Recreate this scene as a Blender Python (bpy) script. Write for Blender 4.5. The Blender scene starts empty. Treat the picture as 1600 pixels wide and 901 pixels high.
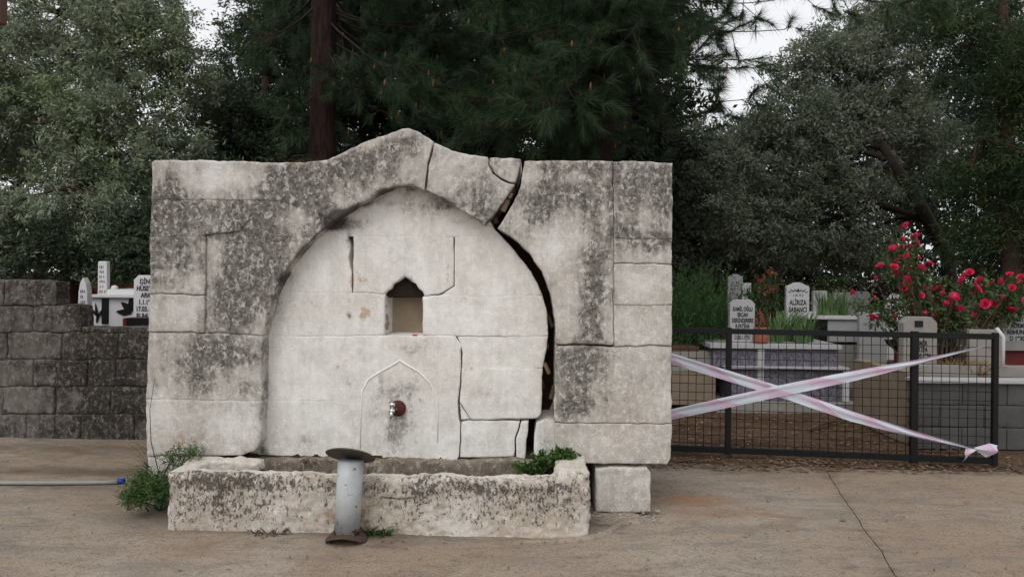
import bpy, bmesh, math, random
import numpy as np
from mathutils import Vector, Matrix, noise
from mathutils.geometry import delaunay_2d_cdt

scene = bpy.context.scene
COL = scene.collection
random.seed(7)
R = math.radians

# ------------------------------------------------------------------ camera
F = 1155.0                 # focal length in photograph pixels (1600 wide)
HOR = 425.0                # horizon row at picture centre
ROLL = 0.0107
CAMH = 1.5
cam_d = bpy.data.cameras.new('camera')
cam_d.sensor_width = 36.0
cam_d.lens = 36.0 * F / 1600.0
cam_d.shift_y = -(450.5 - HOR) / 1600.0
cam_d.clip_start = 0.05
cam_d.clip_end = 500
cam = bpy.data.objects.new('camera', cam_d)
COL.objects.link(cam)
cam.matrix_world = Matrix.Translation((0, 0, CAMH)) @ Matrix.Rotation(R(90), 4, 'X') @ Matrix.Rotation(ROLL, 4, 'Z')
scene.camera = cam

# ------------------------------------------------------------------ world, sun, exposure
SUN_EL, SUN_AZ = R(52), R(205)         # azimuth clockwise from +Y: behind the camera, a little left
w = bpy.data.worlds.new('World')
scene.world = w
w.use_nodes = True
wt = w.node_tree
wt.nodes.clear()
wo = wt.nodes.new('ShaderNodeOutputWorld')
wb = wt.nodes.new('ShaderNodeBackground')
sky = wt.nodes.new('ShaderNodeTexSky')
sky.sky_type = 'NISHITA'
sky.sun_disc = False
sky.sun_elevation = SUN_EL
sky.sun_rotation = SUN_AZ
sky.dust_density = 4.0
hs = wt.nodes.new('ShaderNodeHueSaturation')
hs.inputs['Saturation'].default_value = 0.22
mx = wt.nodes.new('ShaderNodeMix')
mx.data_type = 'RGBA'
mx.inputs[0].default_value = 0.55
mx.inputs[7].default_value = (12.6, 12.6, 12.9, 1)      # even cloud layer
wt.links.new(sky.outputs[0], hs.inputs['Color'])
wt.links.new(hs.outputs[0], mx.inputs[6])
wt.links.new(mx.outputs[2], wb.inputs['Color'])
wb.inputs['Strength'].default_value = 0.11
wt.links.new(wb.outputs[0], wo.inputs['Surface'])

sd = bpy.data.lights.new('sun', 'SUN')
sd.energy = 0.7
sd.angle = R(35)
sd.color = (1.0, 0.98, 0.95)
sun = bpy.data.objects.new('sun', sd)
COL.objects.link(sun)
sdir = Vector((math.sin(SUN_AZ) * math.cos(SUN_EL), math.cos(SUN_AZ) * math.cos(SUN_EL), math.sin(SUN_EL)))
sun.rotation_euler = sdir.to_track_quat('Z', 'Y').to_euler()
sun.location = (0, 0, 12)

vs = scene.view_settings
vs.view_transform = 'Standard'
vs.look = 'None'
vs.exposure = 0.0
vs.gamma = 1.0
vs.use_curve_mapping = False
scene.render.resolution_x, scene.render.resolution_y = 1024, 576
scene.cycles.max_bounces = 5
scene.cycles.transparent_max_bounces = 4


# ------------------------------------------------------------------ helpers
def ray(px, py):
    xc, yd = (px - 800) / F, (py - HOR) / F
    c, s = math.cos(ROLL), math.sin(ROLL)
    return Vector((xc * c + yd * s, 1.0, -(-xc * s + yd * c)))


def at(px, py, d):
    r = ray(px, py)
    return Vector((r.x * d, d, CAMH + r.z * d))


def ground_at(px, py):
    r = ray(px, py)
    t = -CAMH / r.z
    return Vector((r.x * t, t, 0))


def obj(name, me, mat=None, parent=None):
    o = bpy.data.objects.new(name, me)
    COL.objects.link(o)
    if mat and not me.materials:
        me.materials.append(mat)
    if parent:
        o.parent = parent
    return o


def empty(name, loc=(0, 0, 0), rz=0):
    o = bpy.data.objects.new(name, None)
    o.empty_display_size = 0.1
    COL.objects.link(o)
    o.location = loc
    o.rotation_euler = (0, 0, rz)
    return o


def tag(o, label, cat, group=None, kind=None):
    o['label'] = label
    if cat:
        o['category'] = cat
    if group:
        o['group'] = group
    if kind:
        o['kind'] = kind
    return o


def structure(o):
    o['kind'] = 'structure'
    return o


def pymesh(name, v, f, smooth=True):
    me = bpy.data.meshes.new(name)
    me.from_pydata([tuple(p) for p in v], [], f)
    if smooth:
        me.polygons.foreach_set('use_smooth', [True] * len(me.polygons))
    me.update()
    return me


def npmesh(name, verts, k):
    """verts (n*k,3) : n separate polygons of k corners"""
    n = len(verts) // k
    me = bpy.data.meshes.new(name)
    me.vertices.add(n * k)
    me.vertices.foreach_set('co', np.asarray(verts, np.float32).ravel())
    me.loops.add(n * k)
    me.loops.foreach_set('vertex_index', np.arange(n * k, dtype=np.int32))
    me.polygons.add(n)
    me.polygons.foreach_set('loop_start', np.arange(0, n * k, k, dtype=np.int32))
    me.polygons.foreach_set('loop_total', np.full(n, k, np.int32))
    me.update(calc_edges=True)
    return me


class MB:
    def __init__(s):
        s.v, s.f = [], []

    def tube(s, pts, rad, n=8, cap=True):
        pts = [Vector(p) for p in pts]
        if not hasattr(rad, '__len__'):
            rad = [rad] * len(pts)
        b = len(s.v)
        up = None
        for i, p in enumerate(pts):
            t = (pts[min(i + 1, len(pts) - 1)] - pts[max(i - 1, 0)])
            t = t.normalized() if t.length > 1e-9 else Vector((0, 0, 1))
            if up is None:
                up = t.orthogonal().normalized()
            else:
                up = (up - t * up.dot(t))
                up = up.normalized() if up.length > 1e-6 else t.orthogonal().normalized()
            w_ = t.cross(up)
            for k in range(n):
                a = 2 * math.pi * k / n
                s.v.append(p + (up * math.cos(a) + w_ * math.sin(a)) * rad[i])
        for i in range(len(pts) - 1):
            for k in range(n):
                k2 = (k + 1) % n
                s.f.append((b + i * n + k, b + i * n + k2, b + (i + 1) * n + k2, b + (i + 1) * n + k))
        if cap:
            s.f.append(tuple(b + k for k in reversed(range(n))))
            e = b + (len(pts) - 1) * n
            s.f.append(tuple(e + k for k in range(n)))

    def lathe(s, prof, n=24, c=(0, 0, 0)):
        b = len(s.v)
        for r, z in prof:
            for k in range(n):
                a = 2 * math.pi * k / n
                s.v.append(Vector((c[0] + r * math.cos(a), c[1] + r * math.sin(a), c[2] + z)))
        for i in range(len(prof) - 1):
            for k in range(n):
                k2 = (k + 1) % n
                s.f.append((b + i * n + k, b + i * n + k2, b + (i + 1) * n + k2, b + (i + 1) * n + k))
        s.f.append(tuple(b + k for k in reversed(range(n))))
        e = b + (len(prof) - 1) * n
        s.f.append(tuple(e + k for k in range(n)))

    def build(s, name, mat, parent=None, smooth=True):
        return obj(name, pymesh(name, s.v, s.f, smooth), mat, parent)


def box_mesh(name, sx, sy, sz, bev=0.006, rough=0.0, cuts=0, seed=0):
    """box centred in x,y with base at z=0"""
    bm = bmesh.new()
    bmesh.ops.create_cube(bm, size=1)
    bmesh.ops.scale(bm, vec=(sx, sy, sz), verts=bm.verts)
    bmesh.ops.translate(bm, vec=(0, 0, sz / 2), verts=bm.verts)
    if cuts:
        L = sorted(bm.edges, key=lambda e: -e.calc_length())
        bmesh.ops.subdivide_edges(bm, edges=bm.edges[:], cuts=cuts, use_grid_fill=True)
    if bev:
        ed = [e for e in bm.edges if len(e.link_faces) == 2 and e.calc_face_angle(0) > 0.5]
        bmesh.ops.bevel(bm, geom=ed, offset=bev, segments=2, affect='EDGES')
    if rough:
        o = Vector((seed * 3.1, seed * 1.7, seed))
        for v in bm.verts:
            v.co += noise.noise_vector(v.co * 9 + o) * rough
    me = bpy.data.meshes.new(name)
    bm.to_mesh(me)
    bm.free()
    return me


def box(name, c, s, mat, parent=None, bev=0.006, rz=0, rough=0, cuts=0):
    o = obj(name, box_mesh(name, s[0], s[1], s[2], bev, rough, cuts, random.random() * 9), mat, parent)
    o.location = c
    o.rotation_euler = (0, 0, rz)
    return o


def prism_mesh(name, pts, depth, bev=0.004):
    """outline pts in (x,z), front at y=0, back at y=depth"""
    bm = bmesh.new()
    vs_ = [bm.verts.new((p[0], 0, p[1])) for p in pts]
    f = bm.faces.new(vs_)
    r = bmesh.ops.extrude_face_region(bm, geom=[f])
    bmesh.ops.translate(bm, vec=(0, depth, 0), verts=[g for g in r['geom'] if isinstance(g, bmesh.types.BMVert)])
    bmesh.ops.recalc_face_normals(bm, faces=bm.faces)
    if bev:
        bmesh.ops.bevel(bm, geom=bm.edges[:], offset=bev, segments=1, affect='EDGES')
    me = bpy.data.meshes.new(name)
    bm.to_mesh(me)
    bm.free()
    return me


# ------------------------------------------------------------------ node helpers
def srgb(r, g, b):
    f = lambda c: (c / 255 / 12.92) if c / 255 <= 0.04045 else ((c / 255 + 0.055) / 1.055) ** 2.4
    return (f(r), f(g), f(b), 1)


class NT:
    def __init__(s, name):
        s.m = bpy.data.materials.new(name)
        s.m.use_nodes = True
        s.t = s.m.node_tree
        s.t.nodes.clear()
        s.out = s.n('OutputMaterial')
        s.bs = s.n('BsdfPrincipled')
        s.t.links.new(s.bs.outputs[0], s.out.inputs['Surface'])
        s.bs.inputs['Roughness'].default_value = 0.9
        s.bs.inputs['Specular IOR Level'].default_value = 0.25
        g = s.n('NewGeometry')
        s.pos = g.outputs['Position']
        s.island = g.outputs['Random Per Island']
        s.normal = g.outputs['Normal']

    def n(s, typ):
        return s.t.nodes.new('ShaderNode' + typ)

    def put(s, sock, val):
        if hasattr(val, 'is_output') or isinstance(val, bpy.types.NodeSocket):
            s.t.links.new(val, sock)
        else:
            sock.default_value = val

    def noise(s, scale, detail=4, rough=0.55, dist=0.0, vec=None, lac=2.0):
        n = s.n('TexNoise')
        s.put(n.inputs['Vector'], vec if vec is not None else s.pos)
        n.inputs['Scale'].default_value = scale
        n.inputs['Detail'].default_value = detail
        n.inputs['Roughness'].default_value = rough
        n.inputs['Distortion'].default_value = dist
        return n.outputs[0]

    def voro(s, scale, feature='F1', vec=None):
        n = s.n('TexVoronoi')
        n.feature = feature
        s.put(n.inputs['Vector'], vec if vec is not None else s.pos)
        n.inputs['Scale'].default_value = scale
        return n.outputs[0]

    def math(s, op, a, b=0.0, c=0.0, clamp=False):
        n = s.n('Math')
        n.operation = op
        n.use_clamp = clamp
        s.put(n.inputs[0], a)
        s.put(n.inputs[1], b)
        s.put(n.inputs[2], c)
        return n.outputs[0]

    def step(s, x, lo, hi):
        n = s.n('MapRange')
        n.interpolation_type = 'SMOOTHSTEP'
        s.put(n.inputs[0], x)
        n.inputs[1].default_value = lo
        n.inputs[2].default_value = hi
        return n.outputs[0]

    def mix(s, f, a, b, blend='MIX'):
        n = s.n('Mix')
        n.data_type = 'RGBA'
        n.blend_type = blend
        s.put(n.inputs[0], f)
        s.put(n.inputs[6], a)
        s.put(n.inputs[7], b)
        return n.outputs[2]

    def scalevec(s, v3):
        n = s.n('Mapping')
        s.put(n.inputs[0], s.pos)
        n.inputs['Scale'].default_value = v3
        return n.outputs[0]

    def attr(s, name):
        n = s.n('Attribute')
        n.attribute_name = name
        sp = s.n('SeparateColor')
        s.t.links.new(n.outputs[0], sp.inputs[0])
        return sp.outputs[0], sp.outputs[1], sp.outputs[2]

    def objrand(s):
        return s.n('ObjectInfo').outputs['Random']

    def bump(s, h, strength=0.5, dist=0.01):
        n = s.n('Bump')
        n.inputs['Strength'].default_value = strength
        n.inputs['Distance'].default_value = dist
        s.put(n.inputs['Height'], h)
        s.t.links.new(n.outputs[0], s.bs.inputs['Normal'])

    def done(s, col=None, rough=None, metal=None):
        if col is not None:
            s.put(s.bs.inputs['Base Color'], col)
        if rough is not None:
            s.put(s.bs.inputs['Roughness'], rough)
        if metal is not None:
            s.put(s.bs.inputs['Metallic'], metal)
        return s.m


def simple(name, col, rough=0.8, metal=0.0, var=0.25, scale=12, bump=0.2, spec=0.3):
    t = NT(name)
    n1 = t.noise(scale, 6, 0.65)
    k = t.math('MULTIPLY_ADD', n1, 2 * var, 1 - var)
    c = t.mix(1.0, col, k, 'MULTIPLY')
    cc = t.n('CombineColor')
    for i in range(3):
        t.put(cc.inputs[i], k)
    c = t.mix(1.0, col, cc.outputs[0], 'MULTIPLY')
    if bump:
        t.bump(t.noise(scale * 4, 5, 0.7), bump, 0.004)
    t.bs.inputs['Specular IOR Level'].default_value = spec
    return t.done(c, rough, metal)


# ------------------------------------------------------------------ materials: stone family
def weathered(name, pale, tan, dark, thr, contrast=0.07, flake=None, ochre=srgb(176, 150, 118), attr=True, bumpd=0.012, pits=0.0, amount=0.85, grain=0.16, scale=1.0):
    t = NT(name)
    n1 = t.noise(1.9, 5, 0.6)
    fb = t.noise(8.0 * scale, 12, 0.74, 0.35)
    fb2 = t.noise(23.0 * scale, 10, 0.74, 0.7, vec=t.scalevec((1, 1, 0.85)))
    fine = t.noise(95, 5, 0.7, 0.4)
    orr = t.objrand()
    if attr:
        r, g, b = t.attr('stain')
    else:
        r, g, b = 0.5, 0.0, 0.0
    c = t.mix(t.step(n1, 0.36, 0.64), pale, tan)
    run = t.noise(7.0, 8, 0.7, 0.3, vec=t.scalevec((2.2, 2.2, 0.32)))
    m = t.math('MULTIPLY', fb, 0.36)
    m = t.math('MULTIPLY_ADD', run, 0.27, m)
    m = t.math('MULTIPLY_ADD', fb2, 0.22, m)
    m = t.math('MULTIPLY_ADD', n1, 0.15, m)
    m = t.math('MULTIPLY_ADD', t.math('SUBTRACT', r, 0.5), 0.40, m)
    m = t.math('MULTIPLY_ADD', t.math('SUBTRACT', orr, 0.5), 0.03, m)
    mid = t.step(m, thr - contrast * 2.4, thr + contrast * 0.9)
    dk = t.step(m, thr + contrast * 0.1, thr + contrast * 1.7)
    spots = t.step(t.noise(38 * scale, 9, 0.76, 0.4), 0.36, 0.60)
    midc = t.mix(t.noise(17, 8, 0.7), t.mix(0.35, dark, tan), t.mix(0.72, dark, tan))
    c = t.mix(t.math('MULTIPLY', mid, 0.85 * amount), c, midc)
    dcol = t.mix(spots, dark, t.mix(0.45, dark, srgb(34, 28, 24)))
    c = t.mix(t.math('MULTIPLY', t.math('MULTIPLY', dk, t.math('MULTIPLY_ADD', spots, 0.45, 0.55)), amount), c, dcol)
    if flake:
        fm = t.noise(26, 11, 0.78, 0.35, vec=t.scalevec((1.1, 1.1, 0.9)))
        c = t.mix(t.math('MULTIPLY', t.step(fm, 0.51, 0.60), 0.60), c, flake)
    gr = t.math('MULTIPLY_ADD', fine, 2 * grain, 1 - grain)
    cc = t.n('CombineColor')
    for i in range(3):
        t.put(cc.inputs[i], gr)
    c = t.mix(1.0, c, cc.outputs[0], 'MULTIPLY')
    h = t.math('MULTIPLY_ADD', fb2, 0.6, t.math('MULTIPLY', fine, 0.35))
    h = t.math('MULTIPLY_ADD', dk, -0.10, h)
    if pits:
        pn = t.noise(1.0, 6, 0.68, 0.6, vec=t.scalevec((62, 62, 34)))
        pn = t.math('MULTIPLY_ADD', t.math('SUBTRACT', fb, 0.5), 0.40, pn)
        pn = t.math('MULTIPLY_ADD', t.math('SUBTRACT', r, 0.5), 0.42, pn)
        pm = t.step(pn, 0.55, 0.62)
        c = t.mix(t.math('MULTIPLY', pm, pits), c, srgb(58, 53, 48))
        h = t.math('MULTIPLY_ADD', pm, -0.35, h)
    else:
        pm = t.step(t.noise(120, 3, 0.6), 0.66, 0.72)
        c = t.mix(t.math('MULTIPLY', pm, 0.45), c, srgb(70, 63, 56))
    if attr:
        om = t.step(t.math('MULTIPLY_ADD', t.math('SUBTRACT', fb2, 0.5), 1.4, g), 0.36, 0.56)
        c = t.mix(t.math('MULTIPLY', om, 0.7), c, ochre)
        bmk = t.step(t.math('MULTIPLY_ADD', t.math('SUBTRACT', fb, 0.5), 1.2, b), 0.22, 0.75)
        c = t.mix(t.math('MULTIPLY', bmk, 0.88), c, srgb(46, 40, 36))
    t.bump(h, 0.8, bumpd)
    return t.done(c, 0.92)


M = {}
M['frame'] = weathered('weathered_limestone', srgb(221, 219, 215), srgb(204, 197, 187), srgb(92, 87, 81), 0.497, 0.07, srgb(222, 219, 213), ochre=srgb(178, 156, 130), amount=0.95, grain=0.32)
M['tymp'] = weathered('whitewashed_stone', srgb(240, 239, 235), srgb(229, 225, 218), srgb(134, 128, 120), 0.548, 0.065, srgb(238, 236, 230), bumpd=0.009, amount=0.75, grain=0.18, ochre=srgb(178, 146, 114))
M['trough'] = weathered('cream_trough_stone', srgb(208, 203, 195), srgb(192, 181, 165), srgb(108, 95, 82), 0.535, 0.07, srgb(222, 219, 213), pits=0.78, ochre=srgb(158, 128, 98))
M['ledge'] = weathered('shaded_ledge_plaster', srgb(150, 141, 127), srgb(128, 117, 102), srgb(62, 55, 48), 0.48, 0.06, srgb(190, 183, 170))  # shade behind the trough is darkened into this plaster colour
M['block'] = weathered('stained_concrete_block', srgb(124, 119, 113), srgb(100, 94, 88), srgb(36, 33, 30), 0.455, 0.06, srgb(140, 133, 125), amount=0.95, grain=0.26)
M['greyblock'] = weathered('grey_concrete_block', srgb(96, 95, 94), srgb(84, 83, 82), srgb(54, 52, 50), 0.54, 0.08, None, attr=False, bumpd=0.006)
M['core'] = simple('rubble_core', srgb(58, 44, 36), 0.95, var=0.5, scale=18, bump=0.8)
M['mortar'] = simple('old_mortar', srgb(84, 76, 68), 0.95, var=0.4, scale=20, bump=0.7)
M['fragment'] = simple('pale_mortar_chip', srgb(116, 102, 82), 0.95, var=0.4, scale=30, bump=0.8)
M['niche'] = simple('niche_plaster', srgb(168, 152, 132), 0.95, var=0.35, scale=9, bump=0.5)
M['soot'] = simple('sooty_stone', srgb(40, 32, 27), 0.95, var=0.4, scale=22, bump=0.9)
M['rust'] = simple('rust', srgb(82, 68, 60), 0.85, 0.1, var=0.45, scale=30, bump=0.7)
M['capsteel'] = simple('dull_dark_steel', srgb(92, 86, 80), 0.8, 0.1, var=0.35, scale=26, bump=0.5)
M['rustred'] = simple('red_rust', srgb(84, 44, 36), 0.8, 0.1, var=0.45, scale=60, bump=0.7)
M['chrome'] = simple('chrome', srgb(225, 225, 228), 0.12, 1.0, var=0.04, bump=0.0)
M['blacksteel'] = simple('black_painted_steel', srgb(15, 15, 17), 0.5, 0.0, var=0.3, scale=14, bump=0.15)
M['marble'] = simple('white_marble', srgb(205, 204, 204), 0.55, var=0.12, scale=5, bump=0.1)
M['marblegrey'] = simple('grey_marble', srgb(168, 168, 168), 0.6, var=0.14, scale=6, bump=0.1)
M['oldmarble'] = simple('dull_marble', srgb(138, 138, 136), 0.75, var=0.25, scale=8, bump=0.3)
M['concrete'] = simple('cast_concrete', srgb(140, 136, 130), 0.9, var=0.3, scale=7, bump=0.4)
M['tanconcrete'] = simple('tan_concrete', srgb(132, 118, 102), 0.9, var=0.3, scale=7, bump=0.4)
M['blackstone'] = simple('black_stone', srgb(24, 24, 27), 0.4, var=0.2, bump=0.1)
M['letter'] = simple('letter_paint', srgb(34, 36, 42), 0.7, var=0.2, bump=0)
M['letterfade'] = simple('faded_letter_paint', srgb(92, 92, 94), 0.7, var=0.2, bump=0)
M['redpaint'] = simple('dark_red_paint', srgb(96, 34, 30), 0.7, var=0.3)
M['terracotta'] = simple('terracotta', srgb(146, 92, 72), 0.85, var=0.25, scale=16)
M['bark'] = simple('brown_bark', srgb(70, 53, 45), 0.95, var=0.5, scale=14, bump=1.0)
M['pinebark'] = NT('pine_bark')
_t = M['pinebark']
_n = _t.noise(9, 7, 0.7, 0.4, vec=_t.scalevec((3, 3, 0.45)))
_t.bump(_t.noise(14, 7, 0.75, 0.5, vec=_t.scalevec((3, 3, 0.45))), 1.0, 0.03)
M['pinebark'] = _t.done(_t.mix(_t.step(_n, 0.38, 0.62), srgb(28, 20, 18), srgb(60, 42, 36)), 0.95)
M['darkbark'] = simple('dark_bark', srgb(48, 40, 36), 0.95, var=0.5, scale=14, bump=1.0)
M['twig'] = simple('dry_twig', srgb(92, 76, 62), 0.95, var=0.3)
M['hose'] = simple('grey_hose', srgb(142, 140, 134), 0.55, var=0.12)
M['blueplastic'] = simple('blue_plastic', srgb(30, 62, 148), 0.45, var=0.12)
M['redplastic'] = simple('red_plastic', srgb(190, 28, 34), 0.4, var=0.1)
M['greenglass'] = simple('green_bottle', srgb(38, 74, 52), 0.25, var=0.2, spec=0.5)
M['wood'] = simple('old_eave_wood', srgb(86, 66, 56), 0.9, var=0.35, scale=10, bump=0.5)
M['dirtbed'] = simple('dirt_bed', srgb(92, 70, 55), 1.0, var=0.5, scale=12, bump=1.0)

# veined grey-violet marble panel
t = NT('veined_marble')
nv = t.noise(5, 8, 0.7, 2.8, vec=t.scalevec((1.6, 1, 0.8)))
vein = t.step(t.math('ABSOLUTE', t.math('SUBTRACT', nv, 0.5)), 0.0, 0.07)
M['veined'] = t.done(t.mix(vein, srgb(122, 119, 128), srgb(84, 81, 90)), 0.5)

# painted grey pipe
t = NT('painted_pipe')
n2 = t.noise(26, 6, 0.7, 0.5)
nz = t.n('SeparateXYZ')
t.put(nz.inputs[0], t.pos)
low = t.math('MULTIPLY', t.step(nz.outputs[2], 0.12, 0.05), 0.16)
top = t.math('MULTIPLY', t.step(nz.outputs[2], 0.50, 0.56), 0.12)
chip = t.step(t.math('ADD', t.math('ADD', n2, low), top), 0.615, 0.65)
c = t.mix(t.step(t.noise(5, 4), 0.35, 0.65), srgb(182, 186, 188), srgb(158, 162, 165))
M['pipe'] = t.done(t.mix(chip, c, srgb(84, 56, 44)), t.math('MULTIPLY_ADD', chip, 0.4, 0.42), 0.0)
t.bs.inputs['Specular IOR Level'].default_value = 0.5

# barrier tape
t = NT('barrier_tape')
a_r, a_g, a_b = t.attr('tape')
tw = t.math('FRACT', t.math('MULTIPLY', t.math('MULTIPLY_ADD', a_g, 0.5, a_r), 1.0))
tm = t.step(t.math('MULTIPLY_ADD', t.noise(9, 6, 0.7), 0.9, tw), 0.75, 1.35)
c = t.mix(t.math('MULTIPLY', tm, 0.70), srgb(206, 211, 222), srgb(200, 158, 186))
M['tape'] = t.done(c, 0.45)
t.bs.inputs['Alpha'].default_value = 0.92


def leafmat(name, c1, c2, c3, rough=0.55, trans=0.25, clump=1.2):
    t = NT(name)
    k = t.island
    c = t.mix(k, c1, c2)
    c = t.mix(t.math('MULTIPLY', t.step(t.noise(clump, 3), 0.45, 0.65), 0.7), c, c3)
    m = t.n('BsdfTranslucent')
    t.put(m.inputs['Color'], c)
    ms = t.n('MixShader')
    ms.inputs[0].default_value = trans
    t.t.links.new(t.bs.outputs[0], ms.inputs[1])
    t.t.links.new(m.outputs[0], ms.inputs[2])
    t.t.links.new(ms.outputs[0], t.out.inputs['Surface'])
    t.bs.inputs['Specular IOR Level'].default_value = 0.3
    return t.done(c, rough)


M['olive'] = leafmat('olive_leaf', srgb(92, 106, 84), srgb(160, 168, 142), srgb(124, 140, 98))
M['olive2'] = leafmat('grey_olive_leaf', srgb(88, 98, 82), srgb(146, 152, 132), srgb(106, 118, 96))
M['darkleaf'] = leafmat('dark_leaf', srgb(54, 68, 50), srgb(88, 102, 78), srgb(68, 84, 58))
M['woodleaf'] = leafmat('wood_leaf', srgb(30, 40, 30), srgb(54, 66, 50), srgb(40, 50, 38))
M['cypress'] = leafmat('conifer_leaf', srgb(34, 50, 32), srgb(60, 80, 46), srgb(80, 96, 50), clump=1.6)
M['needle'] = leafmat('pine_needle', srgb(40, 58, 40), srgb(76, 98, 62), srgb(52, 74, 50))
M['bud'] = simple('pine_bud', srgb(122, 84, 58), 0.8, var=0.2)
M['rosemary'] = leafmat('rosemary_leaf', srgb(42, 70, 38), srgb(78, 110, 60), srgb(58, 88, 48), clump=4)
M['iris'] = leafmat('iris_leaf', srgb(74, 106, 60), srgb(128, 152, 100), srgb(92, 122, 74), clump=6)
M['drygrass'] = leafmat('dry_grass', srgb(120, 96, 52), srgb(162, 134, 78), srgb(104, 84, 48), clump=6)
M['roseleaf'] = leafmat('rose_leaf', srgb(50, 72, 40), srgb(92, 112, 66), srgb(68, 88, 50), clump=4)
M['petal'] = leafmat('rose_petal', srgb(206, 28, 78), srgb(240, 84, 128), srgb(222, 44, 94), clump=8)
M['orangeflower'] = leafmat('orange_flower', srgb(150, 72, 52), srgb(172, 112, 88), srgb(120, 58, 46), clump=8)
M['weed'] = leafmat('weed_leaf', srgb(44, 72, 32), srgb(84, 112, 52), srgb(60, 88, 40), clump=6)
M['litter'] = leafmat('leaf_litter', srgb(74, 56, 42), srgb(140, 118, 96), srgb(96, 74, 56), trans=0.0, clump=3)

# yard concrete
t = NT('yard_concrete')
n1 = t.noise(0.55, 5, 0.6, 0.6)
n2 = t.noise(3.0, 8, 0.68, 0.4, vec=t.scalevec((0.55, 1.5, 1)))
n3 = t.noise(34, 7, 0.75, 0.3)
n4 = t.noise(120, 3, 0.6)
n5 = t.noise(6.0, 10, 0.78, 0.8, vec=t.scalevec((0.6, 1.2, 1)))
r_, g_, b_ = t.attr('stain')
c = t.mix(t.step(n1, 0.36, 0.62), srgb(158, 147, 134), srgb(146, 129, 111))
c = t.mix(t.math('MULTIPLY', t.step(n2, 0.44, 0.66), 0.7), c, srgb(122, 114, 106))
c = t.mix(t.math('MULTIPLY', t.step(n5, 0.50, 0.66), 0.55), c, srgb(106, 93, 81))
c = t.mix(t.math('MULTIPLY', t.step(n3, 0.50, 0.64), 0.6), c, srgb(112, 101, 90))
c = t.mix(t.math('MULTIPLY', t.step(n4, 0.54, 0.66), 0.7), c, srgb(80, 71, 62))
c = t.mix(t.math('MULTIPLY', t.step(t.noise(75, 5, 0.7, vec=t.scalevec((1, 1, 1.3))), 0.58, 0.68), 0.5), c, srgb(184, 174, 162))
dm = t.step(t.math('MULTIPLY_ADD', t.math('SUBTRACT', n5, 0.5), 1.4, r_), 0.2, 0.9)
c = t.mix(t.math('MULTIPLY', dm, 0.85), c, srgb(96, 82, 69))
om = t.step(t.math('MULTIPLY_ADD', t.math('SUBTRACT', n2, 0.5), 1.2, g_), 0.25, 0.9)
c = t.mix(t.math('MULTIPLY', om, 0.7), c, srgb(150, 112, 82))
t.bump(t.math('ADD', t.math('MULTIPLY', n3, 0.6), t.math('MULTIPLY', n5, 0.9)), 0.5, 0.01)
M['yard'] = t.done(c, 0.9)

# earth
t = NT('cemetery_earth')
n1 = t.noise(1.4, 6, 0.65)
n2 = t.noise(14, 8, 0.75, 0.5)
n3 = t.noise(60, 5, 0.7)
c = t.mix(t.step(n1, 0.4, 0.6), srgb(104, 82, 64), srgb(84, 64, 49))
c = t.mix(t.math('MULTIPLY', t.step(n2, 0.5, 0.66), 0.7), c, srgb(60, 46, 36))
c = t.mix(t.math('MULTIPLY', t.step(n3, 0.6, 0.7), 0.6), c, srgb(136, 116, 96))
t.bump(t.math('ADD', n2, n3), 0.9, 0.02)
M['earth'] = t.done(c, 1.0)

# ------------------------------------------------------------------ ground
g = obj('ground', pymesh('ground', [(-120, -60, -0.006), (120, -60, -0.006), (120, 200, -0.006), (-120, 200, -0.006)], [(0, 1, 2, 3)]), M['earth'])
structure(g)

FA = math.atan2(4.55 - 4.65, 0.985 + 2.287)        # facade runs slightly towards the camera on the right
FO = Vector((-0.651, 4.60, 0))                     # middle of the facade on the ground
FU = Vector((math.cos(FA), math.sin(FA), 0))
FN = Vector((-math.sin(FA), math.cos(FA), 0))      # into the wall


def fplane(px, py, wd=0.0):
    """photo pixel -> (u, v) on the facade plane set back by wd"""
    r = ray(px, py)
    o = FO + FN * wd
    tt = o.dot(FN) / r.dot(FN)
    p = Vector((0, 0, CAMH)) + r * tt
    return ((p - FO).dot(FU), p.z)


def seam_x(y):
    base = 1.94 + (y - 3.73) * (2.46 - 1.94) / (5.81 - 3.73)
    return base + 0.018 * noise.noise(Vector((y * 3.1, 2.2, 0))) + 0.010 * noise.noise(Vector((y * 13, 5.2, 0)))


def far_edge(x):
    # back edge of the concrete: at the block wall on the left, at the gate on the right
    k = max(0.0, min(1.0, (0.7 - x) / 2.4))
    k = k * k * (3 - 2 * k)
    return 5.92 + 0.68 * k - 0.06 * max(0, x) + 0.05 * noise.noise(Vector((x * 2.3, 9, 0))) + 0.03 * noise.noise(Vector((x * 9, 3, 0)))


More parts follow.
